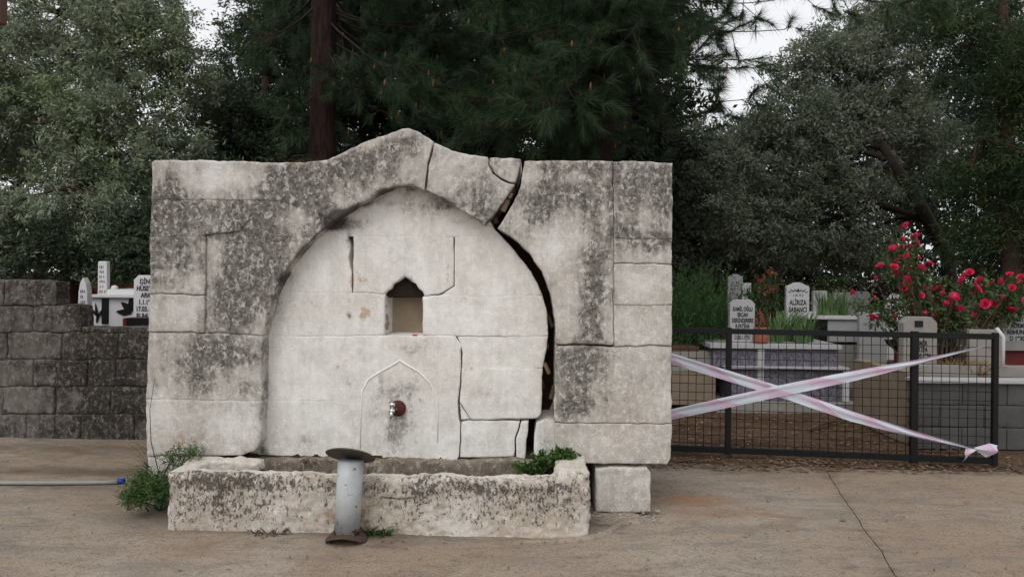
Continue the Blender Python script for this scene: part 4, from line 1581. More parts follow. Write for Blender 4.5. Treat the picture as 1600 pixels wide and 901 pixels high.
def leaves(cent, dirs, L, W, rng, jitter=0.3):
    """rhombic leaves with a fold-free quad each; returns verts"""
    n = len(cent)
    dirs = unit(dirs)
    rnd = unit(rng.normal(size=(n, 3)))
    side = unit(np.cross(dirs, rnd))
    l = (L * (1 + jitter * rng.uniform(-1, 1, n)))[:, None]
    w_ = (W * (1 + jitter * rng.uniform(-1, 1, n)))[:, None]
    v = np.empty((n, 4, 3))
    v[:, 0] = cent
    v[:, 1] = cent + dirs * l * 0.45 + side * w_ * 0.5
    v[:, 2] = cent + dirs * l
    v[:, 3] = cent + dirs * l * 0.45 - side * w_ * 0.5
    return v.reshape(-1, 3)


def clump_centres(ells, n, rng, shell=0.5, bough=0.0):
    wts = np.array([e[3] * e[4] * e[5] for e in ells]) ** 0.8
    wts /= wts.sum()
    idx = rng.choice(len(ells), n, p=wts)
    E = np.array(ells)[idx]
    u = unit(rng.normal(size=(n, 3)))
    r = rng.uniform(0, 1, n) ** (1 / 3) * (1 - shell) + shell * rng.uniform(0.8, 1.05, n)
    r = np.minimum(r, 1.05)
    off = u * r[:, None]
    P = E[:, :3] + off * E[:, 3:6]
    if bough:
        # gather the clumps into boughs so that gaps and dark hollows stay between them
        nb_ = max(len(ells) * 3, n // 9)
        own = rng.integers(0, nb_, n)
        key = rng.choice(n, nb_, replace=False)
        PB, UB, IB = P[key], u[key], idx[key]
        P = PB[own] + rng.normal(size=(n, 3)) * bough * np.array([1, 1, 0.62])
        u, idx = unit(UB[own] + rng.normal(size=(n, 3)) * 0.5), IB[own]
    return P, u, idx


def foliage(ells, nclump, per, cr, L, W, rng, shell=0.5, droop=0.15, spread=1.0, bough=0.0):
    C, U, idx = clump_centres(ells, nclump, rng, shell, bough)
    k = rng.poisson(per, nclump)
    cr_ = cr * rng.uniform(0.6, 1.4, nclump)
    # twig axis of each clump
    ax = unit(U + rng.normal(size=U.shape) * 0.6 + np.array([0, 0, 0.15]))
    rep = np.repeat(np.arange(nclump), k)
    n = len(rep)
    tt = rng.uniform(-1, 1, n)[:, None]
    lat = rng.normal(size=(n, 3)) * 0.34
    pos = C[rep] + (ax[rep] * tt + lat * spread) * cr_[rep][:, None] * np.array([1, 1, 0.8])
    d = ax[rep] * 0.7 + rng.normal(size=(n, 3)) * 0.7 + np.array([0, 0, -droop])
    return leaves(pos, d, L, W, rng), C, idx


def tree(name, label, base, trunk, ells, nclump, per, cr, L, W, mat, seed, r0=0.2, shell=0.5, bark='bark', group='trees round the cemetery', twigs=90, droop=.15, bough=0.24):
    rng = np.random.default_rng(seed)
    e = tag(empty(name, (base[0], base[1], 0)), label, 'tree', group)
    o3 = np.array([base[0], base[1], 0])
    lv, C, idx = foliage(ells, nclump, per, cr, L, W, rng, shell, droop, bough=bough)
    cr_o = obj('crown', npmesh('crown', lv - o3, 4), mat, e)
    mb = MB()
    tp = [Vector(p) - Vector(o3) for p in trunk]
    n = len(tp)
    # resample + wobble
    path = []
    for i in range(n - 1):
        for k in range(4):
            q = tp[i].lerp(tp[i + 1], k / 4)
            if path:
                q = q + Vector(noise.noise_vector(q * 1.7 + Vector((seed, 0, 0)))) * r0 * 0.35
            path.append(q)
    path.append(tp[-1])
    mb.tube(path, [r0 * (1.25 if i == 0 else 1) * (1 - 0.6 * i / len(path)) for i in range(len(path))], 10)
    mb.build('trunk', M[bark], e)
    mb = MB()
    for k, el in enumerate(ells):
        c = Vector(el[:3]) - Vector(o3)
        s = min(path[len(path) // 3:], key=lambda q: (q - c).length + max(0, q.z - c.z) * 2)
        m = s.lerp(c, .5) + Vector((rng.uniform(-.2, .2), rng.uniform(-.2, .2), .15 * (c - s).length))
        mb.tube([s, s.lerp(m, .5) + Vector((0, 0, .03)), m, m.lerp(c, .5) + Vector((0, 0, .04)), c], [r0 * .40, r0 * .34, r0 * .27, r0 * .2, r0 * .12], 7)
        ii = np.where(idx == k)[0]
        for j in ii[:max(4, twigs // len(ells))]:
            t_ = Vector(C[j]) - Vector(o3)
            mm = c.lerp(t_, .5) + Vector(rng.uniform(-.12, .12, 3))
            st_ = m.lerp(c, rng.uniform(.2, 1))
            mb.tube([st_, mm, t_], [r0 * .10, r0 * .07, r0 * .03], 4, False)
    mb.build('limbs', M[bark], e)
    return e


def pe(px, py, d, rx, ry, rd=None):
    """ellipsoid given in photo pixels at depth d"""
    c = at(px, py, d)
    return (c.x, c.y, c.z, rx * d / F, (rd if rd else (rx + ry) / 2 * d / F), ry * d / F)


# ------------------------------------------------------------------ trees
# left: big olive just beyond the graves
dA = 10.0
tree('olive_tree', 'large bushy olive tree left of the fountain with bright leaf clumps', at(112, 440, dA), [(at(112, 440, dA).x, dA, 0), at(114, 400, dA), at(130, 300, dA), at(140, 190, dA), at(150, 90, dA)],
     [pe(40, 350, dA - .4, 95, 75), pe(150, 370, dA - .5, 75, 55), pe(110, 290, dA - .8, 90, 65), pe(215, 250, dA - .4, 85, 65), pe(95, 195, dA - .5, 95, 60), pe(190, 165, dA - .3, 75, 55),
      pe(30, 110, dA, 90, 70), pe(130, 85, dA - .2, 75, 60), pe(215, 70, dA, 60, 58), pe(60, 10, dA + .2, 110, 55), pe(180, 0, dA + .2, 75, 50), pe(285, 110, dA + .5, 45, 50), pe(245, 15, dA + .6, 40, 45), pe(-60, 220, dA, 90, 160)],
     2400, 60, 0.14, 0.070, 0.020, M['olive'], 21, 0.15, 0.8, twigs=160, bough=.20)
# darker leafy shrub in front of it, low by the wall
dB = 9.2
tree('leafy_tree', 'low dark green tree behind the white tomb at the fountain corner', at(250, 440, dB), [(at(250, 440, dB).x, dB, 0), at(250, 420, dB), at(245, 350, dB)],
     [pe(215, 385, dB, 60, 45), pe(275, 350, dB + .2, 55, 75), pe(190, 415, dB, 45, 22), pe(320, 320, dB + .6, 55, 70), pe(60, 395, dB, 80, 32)],
     700, 55, 0.14, 0.065, 0.022, M['darkleaf'], 22, 0.09, 0.5)
# tree between left olive and pine trunk
dC = 12.0
tree('grey_olive_tree', 'darker olive tree between the bright olive and the tall pine trunk', at(420, 440, dC), [(at(420, 440, dC).x, dC, 0), at(420, 380, dC), at(410, 250, dC), at(415, 120, dC)],
     [pe(370, 200, dC, 55, 60), pe(430, 180, dC, 60, 70), pe(400, 100, dC + .3, 45, 50), pe(445, 60, dC + .3, 60, 70), pe(340, 270, dC, 60, 55), pe(430, 280, dC, 70, 60), pe(330, 165, dC + .4, 40, 40), pe(480, 240, dC, 60, 60), pe(420, -10, dC + .2, 40, 50)],
     1500, 55, 0.18, 0.085, 0.026, M['darkleaf'], 23, 0.13, 0.5)
# right: leaning olive
dD = 12.6
tree('leaning_olive_tree', 'grey olive tree with a dark leaning trunk behind the rose bush', at(1490, 430, dD), [(at(1492, 430, dD).x, dD, 0), at(1480, 400, dD - .3), at(1440, 325, dD - .9), at(1402, 265, dD - .9), at(1372, 225, dD - .6), at(1330, 150, dD)],
     [pe(1290, 110, dD, 55, 50), pe(1250, 185, dD - .3, 60, 50), pe(1330, 190, dD - .2, 60, 45), pe(1235, 260, dD - .3, 65, 50), pe(1310, 275, dD - .3, 60, 50), pe(1200, 340, dD - .2, 60, 60), pe(1280, 350, dD - .2, 65, 55),
      pe(1370, 95, dD + .2, 60, 50), pe(1420, 50, dD + .2, 60, 50), pe(1390, 160, dD + .4, 50, 45), pe(1330, 375, dD + .4, 45, 45), pe(1430, 210, dD + .6, 50, 60), pe(1330, 50, dD + .3, 40, 30), pe(1190, 235, dD, 35, 35)],
     2500, 56, 0.16, 0.080, 0.023, M['olive2'], 24, 0.13, 0.55, twigs=150, bark='darkbark')
# right back: lighter tree
dE = 15.0
tree('pale_olive_tree', 'pale olive tree filling the gap right of the fountain', at(1120, 440, dE), [(at(1120, 440, dE).x, dE, 0), at(1120, 380, dE), at(1120, 280, dE)],
     [pe(1100, 300, dE, 65, 60), pe(1150, 360, dE, 65, 60), pe(1080, 380, dE, 60, 60), pe(1130, 235, dE, 55, 40), pe(1180, 225, dE + .5, 35, 30), pe(1070, 240, dE, 40, 50), pe(1210, 400, dE, 60, 40)],
     1200, 56, 0.20, 0.10, 0.030, M['olive2'], 25, 0.16, 0.5)
# right edge conifer
dF = 9.6
tree('cypress_tree', 'dark green conifer at the right picture edge', at(1570, 440, dF), [(at(1580, 440, dF).x, dF, 0), at(1580, 350, dF), at(1570, 150, dF), at(1565, 0, dF)],
     [pe(1530, 215, dF - .3, 62, 55), pe(1575, 140, dF, 80, 70), pe(1560, 300, dF, 75, 60), pe(1600, 380, dF, 70, 60), pe(1520, 60, dF, 65, 70), pe(1620, 60, dF, 90, 90), pe(1640, 240, dF, 80, 120), pe(1555, 370, dF + .4, 40, 45), pe(1480, 20, dF + .4, 50, 40)],
     1150, 80, 0.22, 0.085, 0.011, M['cypress'], 26, 0.14, 0.5, droop=.5)

# dense dark tree closing the view behind the pines
dG = 12.8
tree('dark_evergreen', 'dense very dark evergreen behind the two pines', at(720, 440, dG), [(at(720, 440, dG).x, dG, 0), at(720, 380, dG), at(725, 200, dG), at(730, 0, dG)],
     [pe(x_, y_, dG + .4 * math.sin(x_ * .05 + y_), 75, 62, .8) for y_ in (-60, 30, 120, 210, 280) for x_ in (540, 640, 740, 840, 935, 1010)],
     2600, 60, 0.24, 0.13, 0.040, M['woodleaf'], 27, 0.16, 0.3, bark='darkbark')

# the far wood behind everything: one mass
rng = np.random.default_rng(31)
ells = []
TOPS = [(-350, -60), (-200, -40), (-60, 120), (80, 130), (200, 160), (310, 215), (400, 120), (500, -60), (600, -120), (700, -120), (800, -120), (900, -120), (1000, -90), (1075, 150), (1140, 260), (1220, 260), (1310, 190), (1400, 120), (1500, 60), (1600, -60), (1750, -60), (1900, -20)]
for i, (px, ty_) in enumerate(TOPS):
    y = ty_
    while y < 470:
        d = 17.5 + 1.5 * math.sin(i * 2.1 + y * .03)
        ells.append(pe(px + 18 * math.sin(y), y + 70, d, 85, 70, 1.6))
        y += 95
lv, C, _ = foliage(ells, 4600, 46, 0.42, 0.19, 0.062, rng, 0.45)
wood = obj('wood', npmesh('wood', lv, 4), M['woodleaf'])
tag(wood, 'dark mass of trees closing the background', None, kind='stuff')


# ------------------------------------------------------------------ pines
def needle_tufts(tips, dirs, per, L, Wd, rng, cone=0.75):
    n = len(tips) * per
    P = np.repeat(np.array(tips), per, axis=0)
    D = np.repeat(unit(np.array(dirs)), per, axis=0)
    rn = rng.normal(size=(n, 3))
    nd = unit(D + rn * cone * 0.6 + np.array([0, 0, -0.12]))
    back = rng.uniform(0, 0.5, n)[:, None] * L
    P0 = P - D * back
    l = (L * rng.uniform(0.7, 1.15, n))[:, None]
    s = unit(np.cross(nd, rng.normal(size=(n, 3)))) * Wd / 2
    v = np.empty((n, 3, 3))
    v[:, 0] = P0 + s
    v[:, 1] = P0 - s
    v[:, 2] = P0 + nd * l + np.array([0, 0, -1]) * (l ** 2) * 0.6
    return v.reshape(-1, 3)


class Pine:
    def __init__(s, seed):
        s.rng = np.random.default_rng(seed)
        s.mb = MB()
        s.tips, s.dirs, s.buds = [], [], []

    def bough(s, p0, p1, sag, ntw, tl_=0.55, r=0.015):
        rng = s.rng
        p0, p1 = Vector(p0), Vector(p1)
        pts = []
        for i in range(9):
            q = p0.lerp(p1, i / 8)
            q.z += -sag * 4 * (i / 8) * (1 - i / 8) * 0.5 + 0.06 * (i / 8) ** 3
            q += Vector(noise.noise_vector(q * 1.3)) * 0.07
            pts.append(q)
        s.mb.tube(pts, [r * (1 - .75 * i / 8) for i in range(9)], 6, False)
        ax = (p1 - p0).normalized()
        for k in range(ntw):
            f_ = rng.uniform(.25, 1) if k else 1.0
            i = f_ * 8
            i0 = min(7, int(i))
            b = pts[i0].lerp(pts[i0 + 1], i - i0)
            d = (ax * rng.uniform(.3, 1.0) + Vector(rng.normal(size=3)) * 0.55 + Vector((0, 0, rng.uniform(-.35, .25)))).normalized()
            l = tl_ * rng.uniform(.5, 1.1)
            m = b + d * l * .5 + Vector((0, 0, -.05 * l))
            e_ = b + d * l + Vector((0, 0, rng.uniform(-.02, .10)))
            s.mb.tube([b, m, e_], [r * .34, r * .25, r * .16], 4, False)
            dd = (e_ - m).normalized()
            s.tips.append(e_); s.dirs.append(dd)
            s.tips.append(m.lerp(e_, .6)); s.dirs.append((dd + Vector(rng.normal(size=3)) * .2).normalized())
            s.tips.append(m.lerp(e_, .2)); s.dirs.append((dd + Vector(rng.normal(size=3)) * .3).normalized())
            if rng.uniform() < .4:
                d2 = (d + Vector(rng.normal(size=3)) * .6).normalized()
                e2_ = m + d2 * l * .5
                s.mb.tube([m, e2_], [r * .2, r * .12], 4, False)
                s.tips.append(e2_); s.dirs.append(d2)
            if rng.uniform() < .22:
                s.buds.append(e_)

    def build(s, name, label, base, trunk, rad, per=50, L=0.17, Wd=0.0044):
        o3 = Vector((base[0], base[1], 0))
        e = tag(empty(name, o3), label, 'tree', 'tall pines behind the fountain')
        nv = needle_tufts([tuple(t_) for t_ in s.tips], [tuple(d_) for d_ in s.dirs], per, L, Wd, s.rng)
        obj('needles', npmesh('needles', nv - np.array(o3), 3), M['needle'], e)
        mb = MB()
        path = []
        for i in range(len(trunk) - 1):
            for k in range(6):
                q = Vector(trunk[i]).lerp(Vector(trunk[i + 1]), k / 6)
                path.append(q - o3 + Vector((0.012 * noise.noise(q * 2), 0, 0)))
        path.append(Vector(trunk[-1]) - o3)
        mb.tube(path, [rad * (1.12 - .35 * i / len(path)) for i in range(len(path))], 16)
        mb.build('trunk', M['pinebark'], e)
        s.mb.v = [v_ - o3 for v_ in s.mb.v]
        s.mb.build('boughs', M['darkbark'], e)
        if s.buds:
            mb = MB()
            for b in s.buds:
                hgt = s.rng.uniform(.05, .09)
                b = b - o3
                mb.tube([b, b + Vector((0, 0, hgt * .5)), b + Vector((.004, 0, hgt))], [.008, .011, .003], 5)
            o = mb.build('buds', M['bud'], e)
            o['kind'] = 'stuff'
        return e


# pine 1: straight trunk left of centre
d1p = 8.6
pb = at(503, 300, d1p)
pine = Pine(41)
rg = random.Random(5)
for (zx, zy) in [(0, 0)]:
    for k in range(34):          # boughs seen behind and above the facade
        px_, py_ = rg.uniform(400, 850), rg.uniform(-120, 215)
        dd = rg.uniform(7.6, 10.2)
        tip = at(px_, py_, dd)
        z0_ = tip.z + rg.uniform(.1, .9)
        pine.bough((pb.x, d1p, z0_), tip, rg.uniform(.1, .35), 15)
    for k in range(46):          # crown above the picture
        a = rg.uniform(0, 6.28)
        rr = rg.uniform(1.2, 3.6)
        zz = rg.uniform(5.2, 9.5)
        pine.bough((pb.x, d1p, zz + .3), (pb.x + rr * math.cos(a), d1p + rr * math.sin(a), zz), .3, 14, .8)
pine.build('pine_tree', 'tall pine with straight reddish trunk rising behind the fountain', pb, [(pb.x - .02, d1p, 0), (pb.x, d1p, 2.5), (pb.x + .0, d1p, 5), (pb.x + .05, d1p, 10)], 0.155)

# pine 2: curved trunk right of centre with the hanging boughs
d2p = 8.8
tk = [at(940, 600, d2p), at(936, 245, d2p), at(948, 180, d2p), at(938, 110, d2p), at(905, 40, d2p), at(890, -60, d2p), at(885, -380, d2p)]
tk[0].z = 0
pine = Pine(42)
for k in range(64):
    px_, py_ = rg.uniform(720, 1085), rg.uniform(-120, 215)
    dd = rg.uniform(7.0, 10.4)
    tip = at(px_, py_, dd)
    s_ = at(920 + rg.uniform(-12, 12), max(-150, py_ - rg.uniform(20, 110)), d2p)
    pine.bough(s_, tip, rg.uniform(.1, .35), 15)
for (px_, py_, dd) in [(800, 120, 6.7), (830, 60, 6.8), (870, 140, 6.6), (845, 165, 6.5), (760, 60, 7.0), (1000, 50, 6.9), (1060, 40, 6.9), (1090, 90, 7.2)]:
    pine.bough(at(915, py_ - 40, 8.7), at(px_, py_, dd), .15, 14)
for (px_, py_, dd) in [(1130, 20, 7.3), (1170, 40, 7.4), (1210, 10, 7.6), (1225, 55, 7.6), (1150, 105, 7.6), (1185, 120, 7.6), (1110, 150, 7.8), (1090, 190, 8.0), (1240, 0, 7.8), (1140, 60, 7.8), (1180, -10, 7.5), (1160, 170, 8.0)]:
    pine.bough(at(930, py_ - 60, 8.8), at(px_, py_, dd), .2, 8, .42)
for (px_, py_, dd) in [(1320, 5, 8.0), (1380, 12, 8.0), (1440, 0, 8.2), (1290, -20, 8.0), (1350, -25, 8.1), (1420, -20, 8.1), (1480, 10, 8.2)]:
    pine.bough(at(930, -130, 8.8), at(px_, py_, dd), .2, 7, .4)
for k in range(50):
    a = rg.uniform(0, 6.28)
    rr = rg.uniform(1.0, 3.8)
    zz = rg.uniform(5.2, 9.0)
    c = at(890, -60, d2p)
    pine.bough((c.x, d2p, zz + .3), (c.x + rr * math.cos(a), d2p + rr * math.sin(a), zz), .3, 14, .8)
pine.build('pine_tree', 'spreading pine with curved trunk and long-needled boughs hanging over the fountain', at(940, 300, d2p), tk, 0.13)


# ------------------------------------------------------------------ small plants
def blades(mb_list, base, n, L, W, spread, rng, lean=0.5):
    V, Fc = mb_list
    for i in range(n):
        a = rng.uniform(0, 2 * math.pi)
        p = Vector(base) + Vector((math.cos(a) * spread * rng.uniform(0, 1), math.sin(a) * spread * rng.uniform(0, 1), 0))
        a2 = a + rng.normal() * 0.8
        ln = lean * rng.uniform(.3, 1.3)
        l = L * rng.uniform(.6, 1.15)
        b = len(V)
        sd_ = Vector((-math.sin(a2), math.cos(a2), 0))
        for k in range(5):
            s_ = k / 4
            q = p + Vector((math.cos(a2), math.sin(a2), 0)) * (ln * l * s_ ** 2) + Vector((0, 0, l * (s_ - .28 * ln * s_ ** 3)))
            w_ = W * (1 - s_ ** 2.2) * .5 + .0006
            V.append(q + sd_ * w_)
            V.append(q - sd_ * w_)
        for k in range(4):
            Fc.append((b + 2 * k, b + 2 * k + 1, b + 2 * k + 3, b + 2 * k + 2))


def blade_plant(name, label, bases, n, L, W, spread, mat, seed, lean=.5, cat='plant', group=None):
    rng = np.random.default_rng(seed)
    V, Fc = [], []
    for b in bases:
        blades((V, Fc), b, n, L, W, spread, rng, lean)
    o3 = Vector(bases[0])
    e = obj(name, pymesh(name, [v_ - o3 for v_ in V], Fc), mat)
    e.location = o3
    return tag(e, label, cat, group)


ztop = at(1200, 541, d0).z
blade_plant('iris_plant', 'clump of green strap-leaved irises on the marble tomb', [(at(x, 541, d0 + .3).x, d0 + .3 + dy, ztop) for x, dy in [(1212, 0), (1232, .1), (1250, -.05), (1266, .1), (1240, .25)]], 34, .40, .026, .10, M['iris'], 51, .55)
blade_plant('iris_plant', 'pale green strap-leaved plant before the small round-cornered headstone', [(at(x, 495, 10.2).x, 10.2, at(x, 497, 10.2).z) for x in (1285, 1300, 1316)], 30, .42, .024, .10, M['iris'], 52, .6)
blade_plant('dry_grass_tuft', 'dry yellow grass tuft on the raised grave plot', [(at(x, 575, 7.1).x, 7.1 + dy, H - .02) for x, dy in [(1490, 0), (1510, .1), (1530, 0), (1550, .05), (1520, -.1)]], 50, .17, .010, .11, M['drygrass'], 53, 1.1)
blade_plant('planter_grass', 'small green grass tuft growing in the dark bowl', [(at(1404, 540, 8.6).x, 8.6, zb + .08)], 60, .20, .012, .10, M['iris'], 54, .9)
blade_plant('orange_plant', 'orange dry plant behind the patterned white tomb', [(at(x, 458, 8.9).x, 8.9, at(x, 462, 8.9).z) for x in (142, 160, 190, 200)], 26, .20, .02, .09, M['orangeflower'], 55, .8)
lv = []
rng = np.random.default_rng(56)


def leafcloud(name, label, ells, nclump, per, cr, L, W, mat, seed, cat='plant', shell=.3, stems=0, base=None, droop=.1):
    rng = np.random.default_rng(seed)
    lv, C, idx = foliage(ells, nclump, per, cr, L, W, rng, shell, droop)
    b = Vector(base if base else ells[0][:3])
    e = tag(empty(name, b), label, cat)
    obj('leaves', npmesh('leaves', lv - np.array(b), 4), mat, e)
    if stems:
        mb = MB()
        for j in range(min(stems, len(C))):
            t_ = Vector(C[j]) - b
            mb.tube([Vector((rng.normal() * .03, rng.normal() * .03, 0)), t_ * .5 + Vector(rng.normal(size=3) * .04), t_], [.007, .005, .003], 4, False)
        mb.build('stems', M['twig'], e)
    return e


# rosemary-like bush: upright sprigs
def sprig_bush(name, label, bases, n, H_, mat, seed):
    rng = np.random.default_rng(seed)
    cen, dr = [], []
    for b in bases:
        for i in range(n):
            p = np.array(b) + rng.normal(size=3) * np.array([.16, .16, 0])
            d = unit(np.array([[rng.normal() * .25, rng.normal() * .25, 1.0]]))[0]
            h = H_ * rng.uniform(.55, 1.1)
            for k in range(46):
                s_ = rng.uniform(.15, 1) * h
                cen.append(p + d * s_)
                q = rng.normal(size=3)
                dr.append(d * .9 + q * .45)
    lv = leaves(np.array(cen), np.array(dr), .05, .008, rng)
    b0 = np.array(bases[0])
    o = obj(name, npmesh(name, lv - b0, 4), mat)
    o.location = b0
    return tag(o, label, 'bush')


sprig_bush('rosemary_bush', 'dark green feathery bush beside the fountain behind the gate', [(at(x, 540, d).x, d, zb_) for x, d, zb_ in [(1058, 8.7, .55), (1080, 8.9, .6), (1100, 8.7, .55), (1120, 8.9, .5), (1040, 8.8, .6), (1070, 8.6, .5), (1130, 9.0, .40)]], 66, 1.02, M['rosemary'], 61)
leafcloud('potted_plant', 'dark red leafy sprig rising from the terracotta pot', [pe(1186, 500, d0 + .1, 6, 14)], 14, 10, .03, .03, .012, M['orangeflower'], 62, stems=6, base=at(1188, 520, d0 + .1))
leafcloud('flower_bush', 'leafy bush with orange-red blossoms behind the clipped headstone', [pe(1190, 465, 10.6, 22, 26), pe(1205, 440, 10.8, 12, 20)], 60, 26, .07, .05, .02, M['rosemary'], 63, 'bush', stems=20, base=(at(1195, 500, 10.6).x, 10.6, .5))
leafcloud('flower_bush', 'sprays of orange-red blossoms above the small leafy bush', [pe(1205, 438, 10.5, 13, 18), pe(1180, 440, 10.5, 9, 8), pe(1190, 452, 10.4, 14, 8)], 18, 10, .045, .035, .028, M['orangeflower'], 64, 'flowers', stems=16, base=(at(1200, 500, 10.5).x, 10.5, .5))
leafcloud('low_shrub', 'low green shrub between the crested headstone and the pale slab', [pe(1220, 478, 10.7, 16, 16), pe(1300, 445, 12.0, 26, 14)], 60, 24, .07, .05, .02, M['roseleaf'], 65, 'bush', base=(at(1230, 500, 10.8).x, 10.8, .4))
lo = leafcloud('red_flower', 'single red blossom with leaves over the patterned tomb', [pe(190, 440, 9.0, 14, 12)], 16, 14, .05, .05, .02, M['weed'], 66, 'flowers', stems=6, base=at(190, 462, 9.0))


# rose: crumpled double blossom, shared mesh
def rose_mesh(seed):
    rng = np.random.default_rng(seed)
    V, Fc = [], []
    for ring, (r, n, tilt) in enumerate([(.018, 3, .25), (.032, 5, .6), (.044, 6, 1.0)]):
        for k in range(n):
            a = 2 * math.pi * (k + .4 * ring) / n
            out = Vector((math.cos(a), math.sin(a), 0))
            sd_ = Vector((-math.sin(a), math.cos(a), 0))
            b = len(V)
            w_ = r * 1.05
            for (s_, ww) in ((0, .35), (.55, 1.0), (1.0, .7)):
                q = out * (r * (.15 + s_ * math.sin(tilt) * 1.1)) + Vector((0, 0, .042 * s_ * math.cos(tilt * .8)))
                for e_ in (-1, 0, 1):
                    V.append(q + sd_ * w_ * ww * e_ * .7 + out * (-.006 * abs(e_)) + Vector(rng.normal(size=3) * .0025))
            for i in range(2):
                for j in range(2):
                    Fc.append((b + i * 3 + j, b + i * 3 + j + 1, b + (i + 1) * 3 + j + 1, b + (i + 1) * 3 + j))
    return pymesh('rose', V, Fc)


rb = at(1470, 560, 8.4)
rose = tag(empty('rose_bush', (rb.x, rb.y, H * .6)), 'tall rose bush covered with red blossoms behind the gate', 'bush')
rbv = Vector((rb.x, rb.y, H * .6))
rmesh = [rose_mesh(s_) for s_ in (1, 2, 3)]
for m_ in rmesh:
    m_.materials.append(M['petal'])
RO = [(1416, 355), (1408, 373), (1431, 372), (1420, 386), (1408, 386), (1396, 390), (1432, 381), (1404, 401), (1420, 400), (1434, 404), (1396, 419), (1410, 415), (1419, 422), (1440, 419), (1446, 424), (1452, 413), (1406, 429), (1398, 431), (1416, 436), (1405, 446), (1420, 441), (1366, 434), (1334, 457), (1368, 466), (1411, 460), (1438, 461), (1451, 452), (1468, 452), (1475, 459), (1477, 474), (1480, 476), (1460, 473), (1444, 490), (1395, 495), (1515, 427), (1507, 436), (1500, 442), (1532, 439), (1518, 450), (1525, 452), (1540, 458), (1517, 462), (1495, 455), (1567, 440), (1581, 450), (1578, 430), (1582, 455), (1595, 434), (1568, 464), (1551, 472), (1556, 475), (1586, 468), (1598, 465), (1573, 485), (1580, 486), (1540, 475), (1498, 485), (1515, 494), (1520, 498), (1487, 475), (1550, 492), (1410, 388), (1403, 408), (1412, 450), (1465, 490), (1390, 500), (1363, 498), (1376, 418), (1490, 465), (1545, 445), (1590, 442), (1536, 482), (1602, 450), (1608, 470)]
rr_ = random.Random(3)
mbs = MB()
lc, ld = [], []
for k, (px, py) in enumerate(RO):
    d = 8.4 + rr_.uniform(-.35, .35)
    p = at(px, py, d) - rbv
    o = obj('rose', rmesh[k % 3], None, rose)
    o.location = p
    s_ = rr_.choice([.7, .85, .95, 1.1, 1.25, 1.3])
    o.scale = (s_, s_, s_)
    o.rotation_euler = (rr_.uniform(.2, 1.5), rr_.uniform(-.7, .7), rr_.uniform(0, 6))
    # stem back towards the main canes
    root = Vector((max(-1.0, min(.7, p.x * .55)) * .5, rr_.uniform(-.1, .1), 0))
    mid = root.lerp(p, .6) + Vector((rr_.uniform(-.08, .08), 0, .05))
    mbs.tube([root, root.lerp(mid, .5) + Vector((rr_.uniform(-.05, .05), 0, 0)), mid, p], [.010, .008, .005, .0035], 5, False)
    for j in range(11):
        f_ = rr_.uniform(.1, 1)
        q = mid.lerp(p, f_) + Vector([rr_.gauss(0, .06) for _ in range(3)])
        lc.append(q); ld.append(Vector([rr_.gauss(0, 1) for _ in range(3)]))
mbs.build('canes', M['twig'], rose)
rng = np.random.default_rng(71)
ex = [pe(1410, 420, 8.5, 28, 55), pe(1470, 462, 8.5, 40, 32), pe(1540, 470, 8.5, 60, 34), pe(1400, 490, 8.4, 40, 26), pe(1585, 462, 8.5, 36, 30), pe(1480, 500, 8.5, 60, 24), pe(1350, 480, 8.4, 18, 14)]
lv, _, _ = foliage(ex, 240, 18, .09, .055, .030, rng, .3)
lv = np.vstack([lv, leaves(np.array([tuple(q + rbv) for q in lc]), np.array([tuple(q) for q in ld]), .055, .03, rng)])
obj('leaves', npmesh('leaves', lv - np.array(rbv), 4), M['roseleaf'], rose)

# weeds left of the trough
gp = ground_at(245, 785)
e = blade_plant('weed_clump', 'tall green grassy weed at the left end of the trough', [(gp.x + .02, gp.y + .10, 0), (gp.x - .05, gp.y + .16, 0), (gp.x + .10, gp.y + .2, 0)], 60, .40, .011, .08, M['weed'], 81, .9)
leafcloud('weed_bush', 'bushy low green weed beside the hose end', [pe(235, 762, 4.45, 36, 22, .12), pe(285, 712, 4.5, 26, 16, .07), pe(212, 772, 4.45, 20, 13, .1)], 130, 30, .045, .030, .005, M['weed'], 82, 'weed', stems=30, base=(gp.x, gp.y + .08, 0))
mb = MB()
mb.tube([(gp.x - .02, gp.y + .15, 0), at(236, 690, 4.4), at(234, 640, 4.4), at(243, 585, 4.4)], [.003, .003, .002, .0015], 4, False)
o = mb.build('grass_stalk', M['weed'])
tag(o, 'single thin tall grass stalk against the left pier', 'grass stalk')
# weed in the trough under the crack
c = fplane(862, 722, -.06)
q = FO + FU * c[0] + FN * -.10
leafcloud('weed_bush', 'bright green weed sprouting in the trough under the crack', [(q.x - .02, q.y, .355, .10, .07, .055), (q.x + .08, q.y, .375, .06, .05, .05), (q.x - .14, q.y, .315, .08, .06, .03)], 60, 24, .03, .030, .016, M['weed'], 83, 'weed', stems=20, base=(q.x, q.y, .24))
gp2 = ground_at(587, 838)
blade_plant('weed_clump', 'small green weed at the trough foot beside the pipe stand', [(gp2.x, gp2.y, 0), (gp2.x + .05, gp2.y, 0), (gp2.x - .03, gp2.y + .01, 0)], 14, .085, .016, .03, M['weed'], 84, 1.0)

# hose with blue end
ha, hb = ground_at(-260, 764), ground_at(186, 757)
e = tag(empty('hose', hb), 'grey water hose with blue end lying on the concrete', 'hose')
mb = MB()
pts = []
for i in range(25):
    s_ = i / 24
    q = ha.lerp(hb, s_)
    q.y += .02 * math.sin(s_ * 5)
    q.z = .024
    pts.append(q - Vector(hb))
mb.tube(pts, .0135, 10)
mb.build('pipe', M['hose'], e)
mb = MB()
dirn = (hb - ha).normalized()
mb.tube([Vector((0, 0, .024)) - dirn * .01, Vector((0, 0, .024)) + dirn * .035], .021, 14)
mb.build('coupling', M['blueplastic'], e)

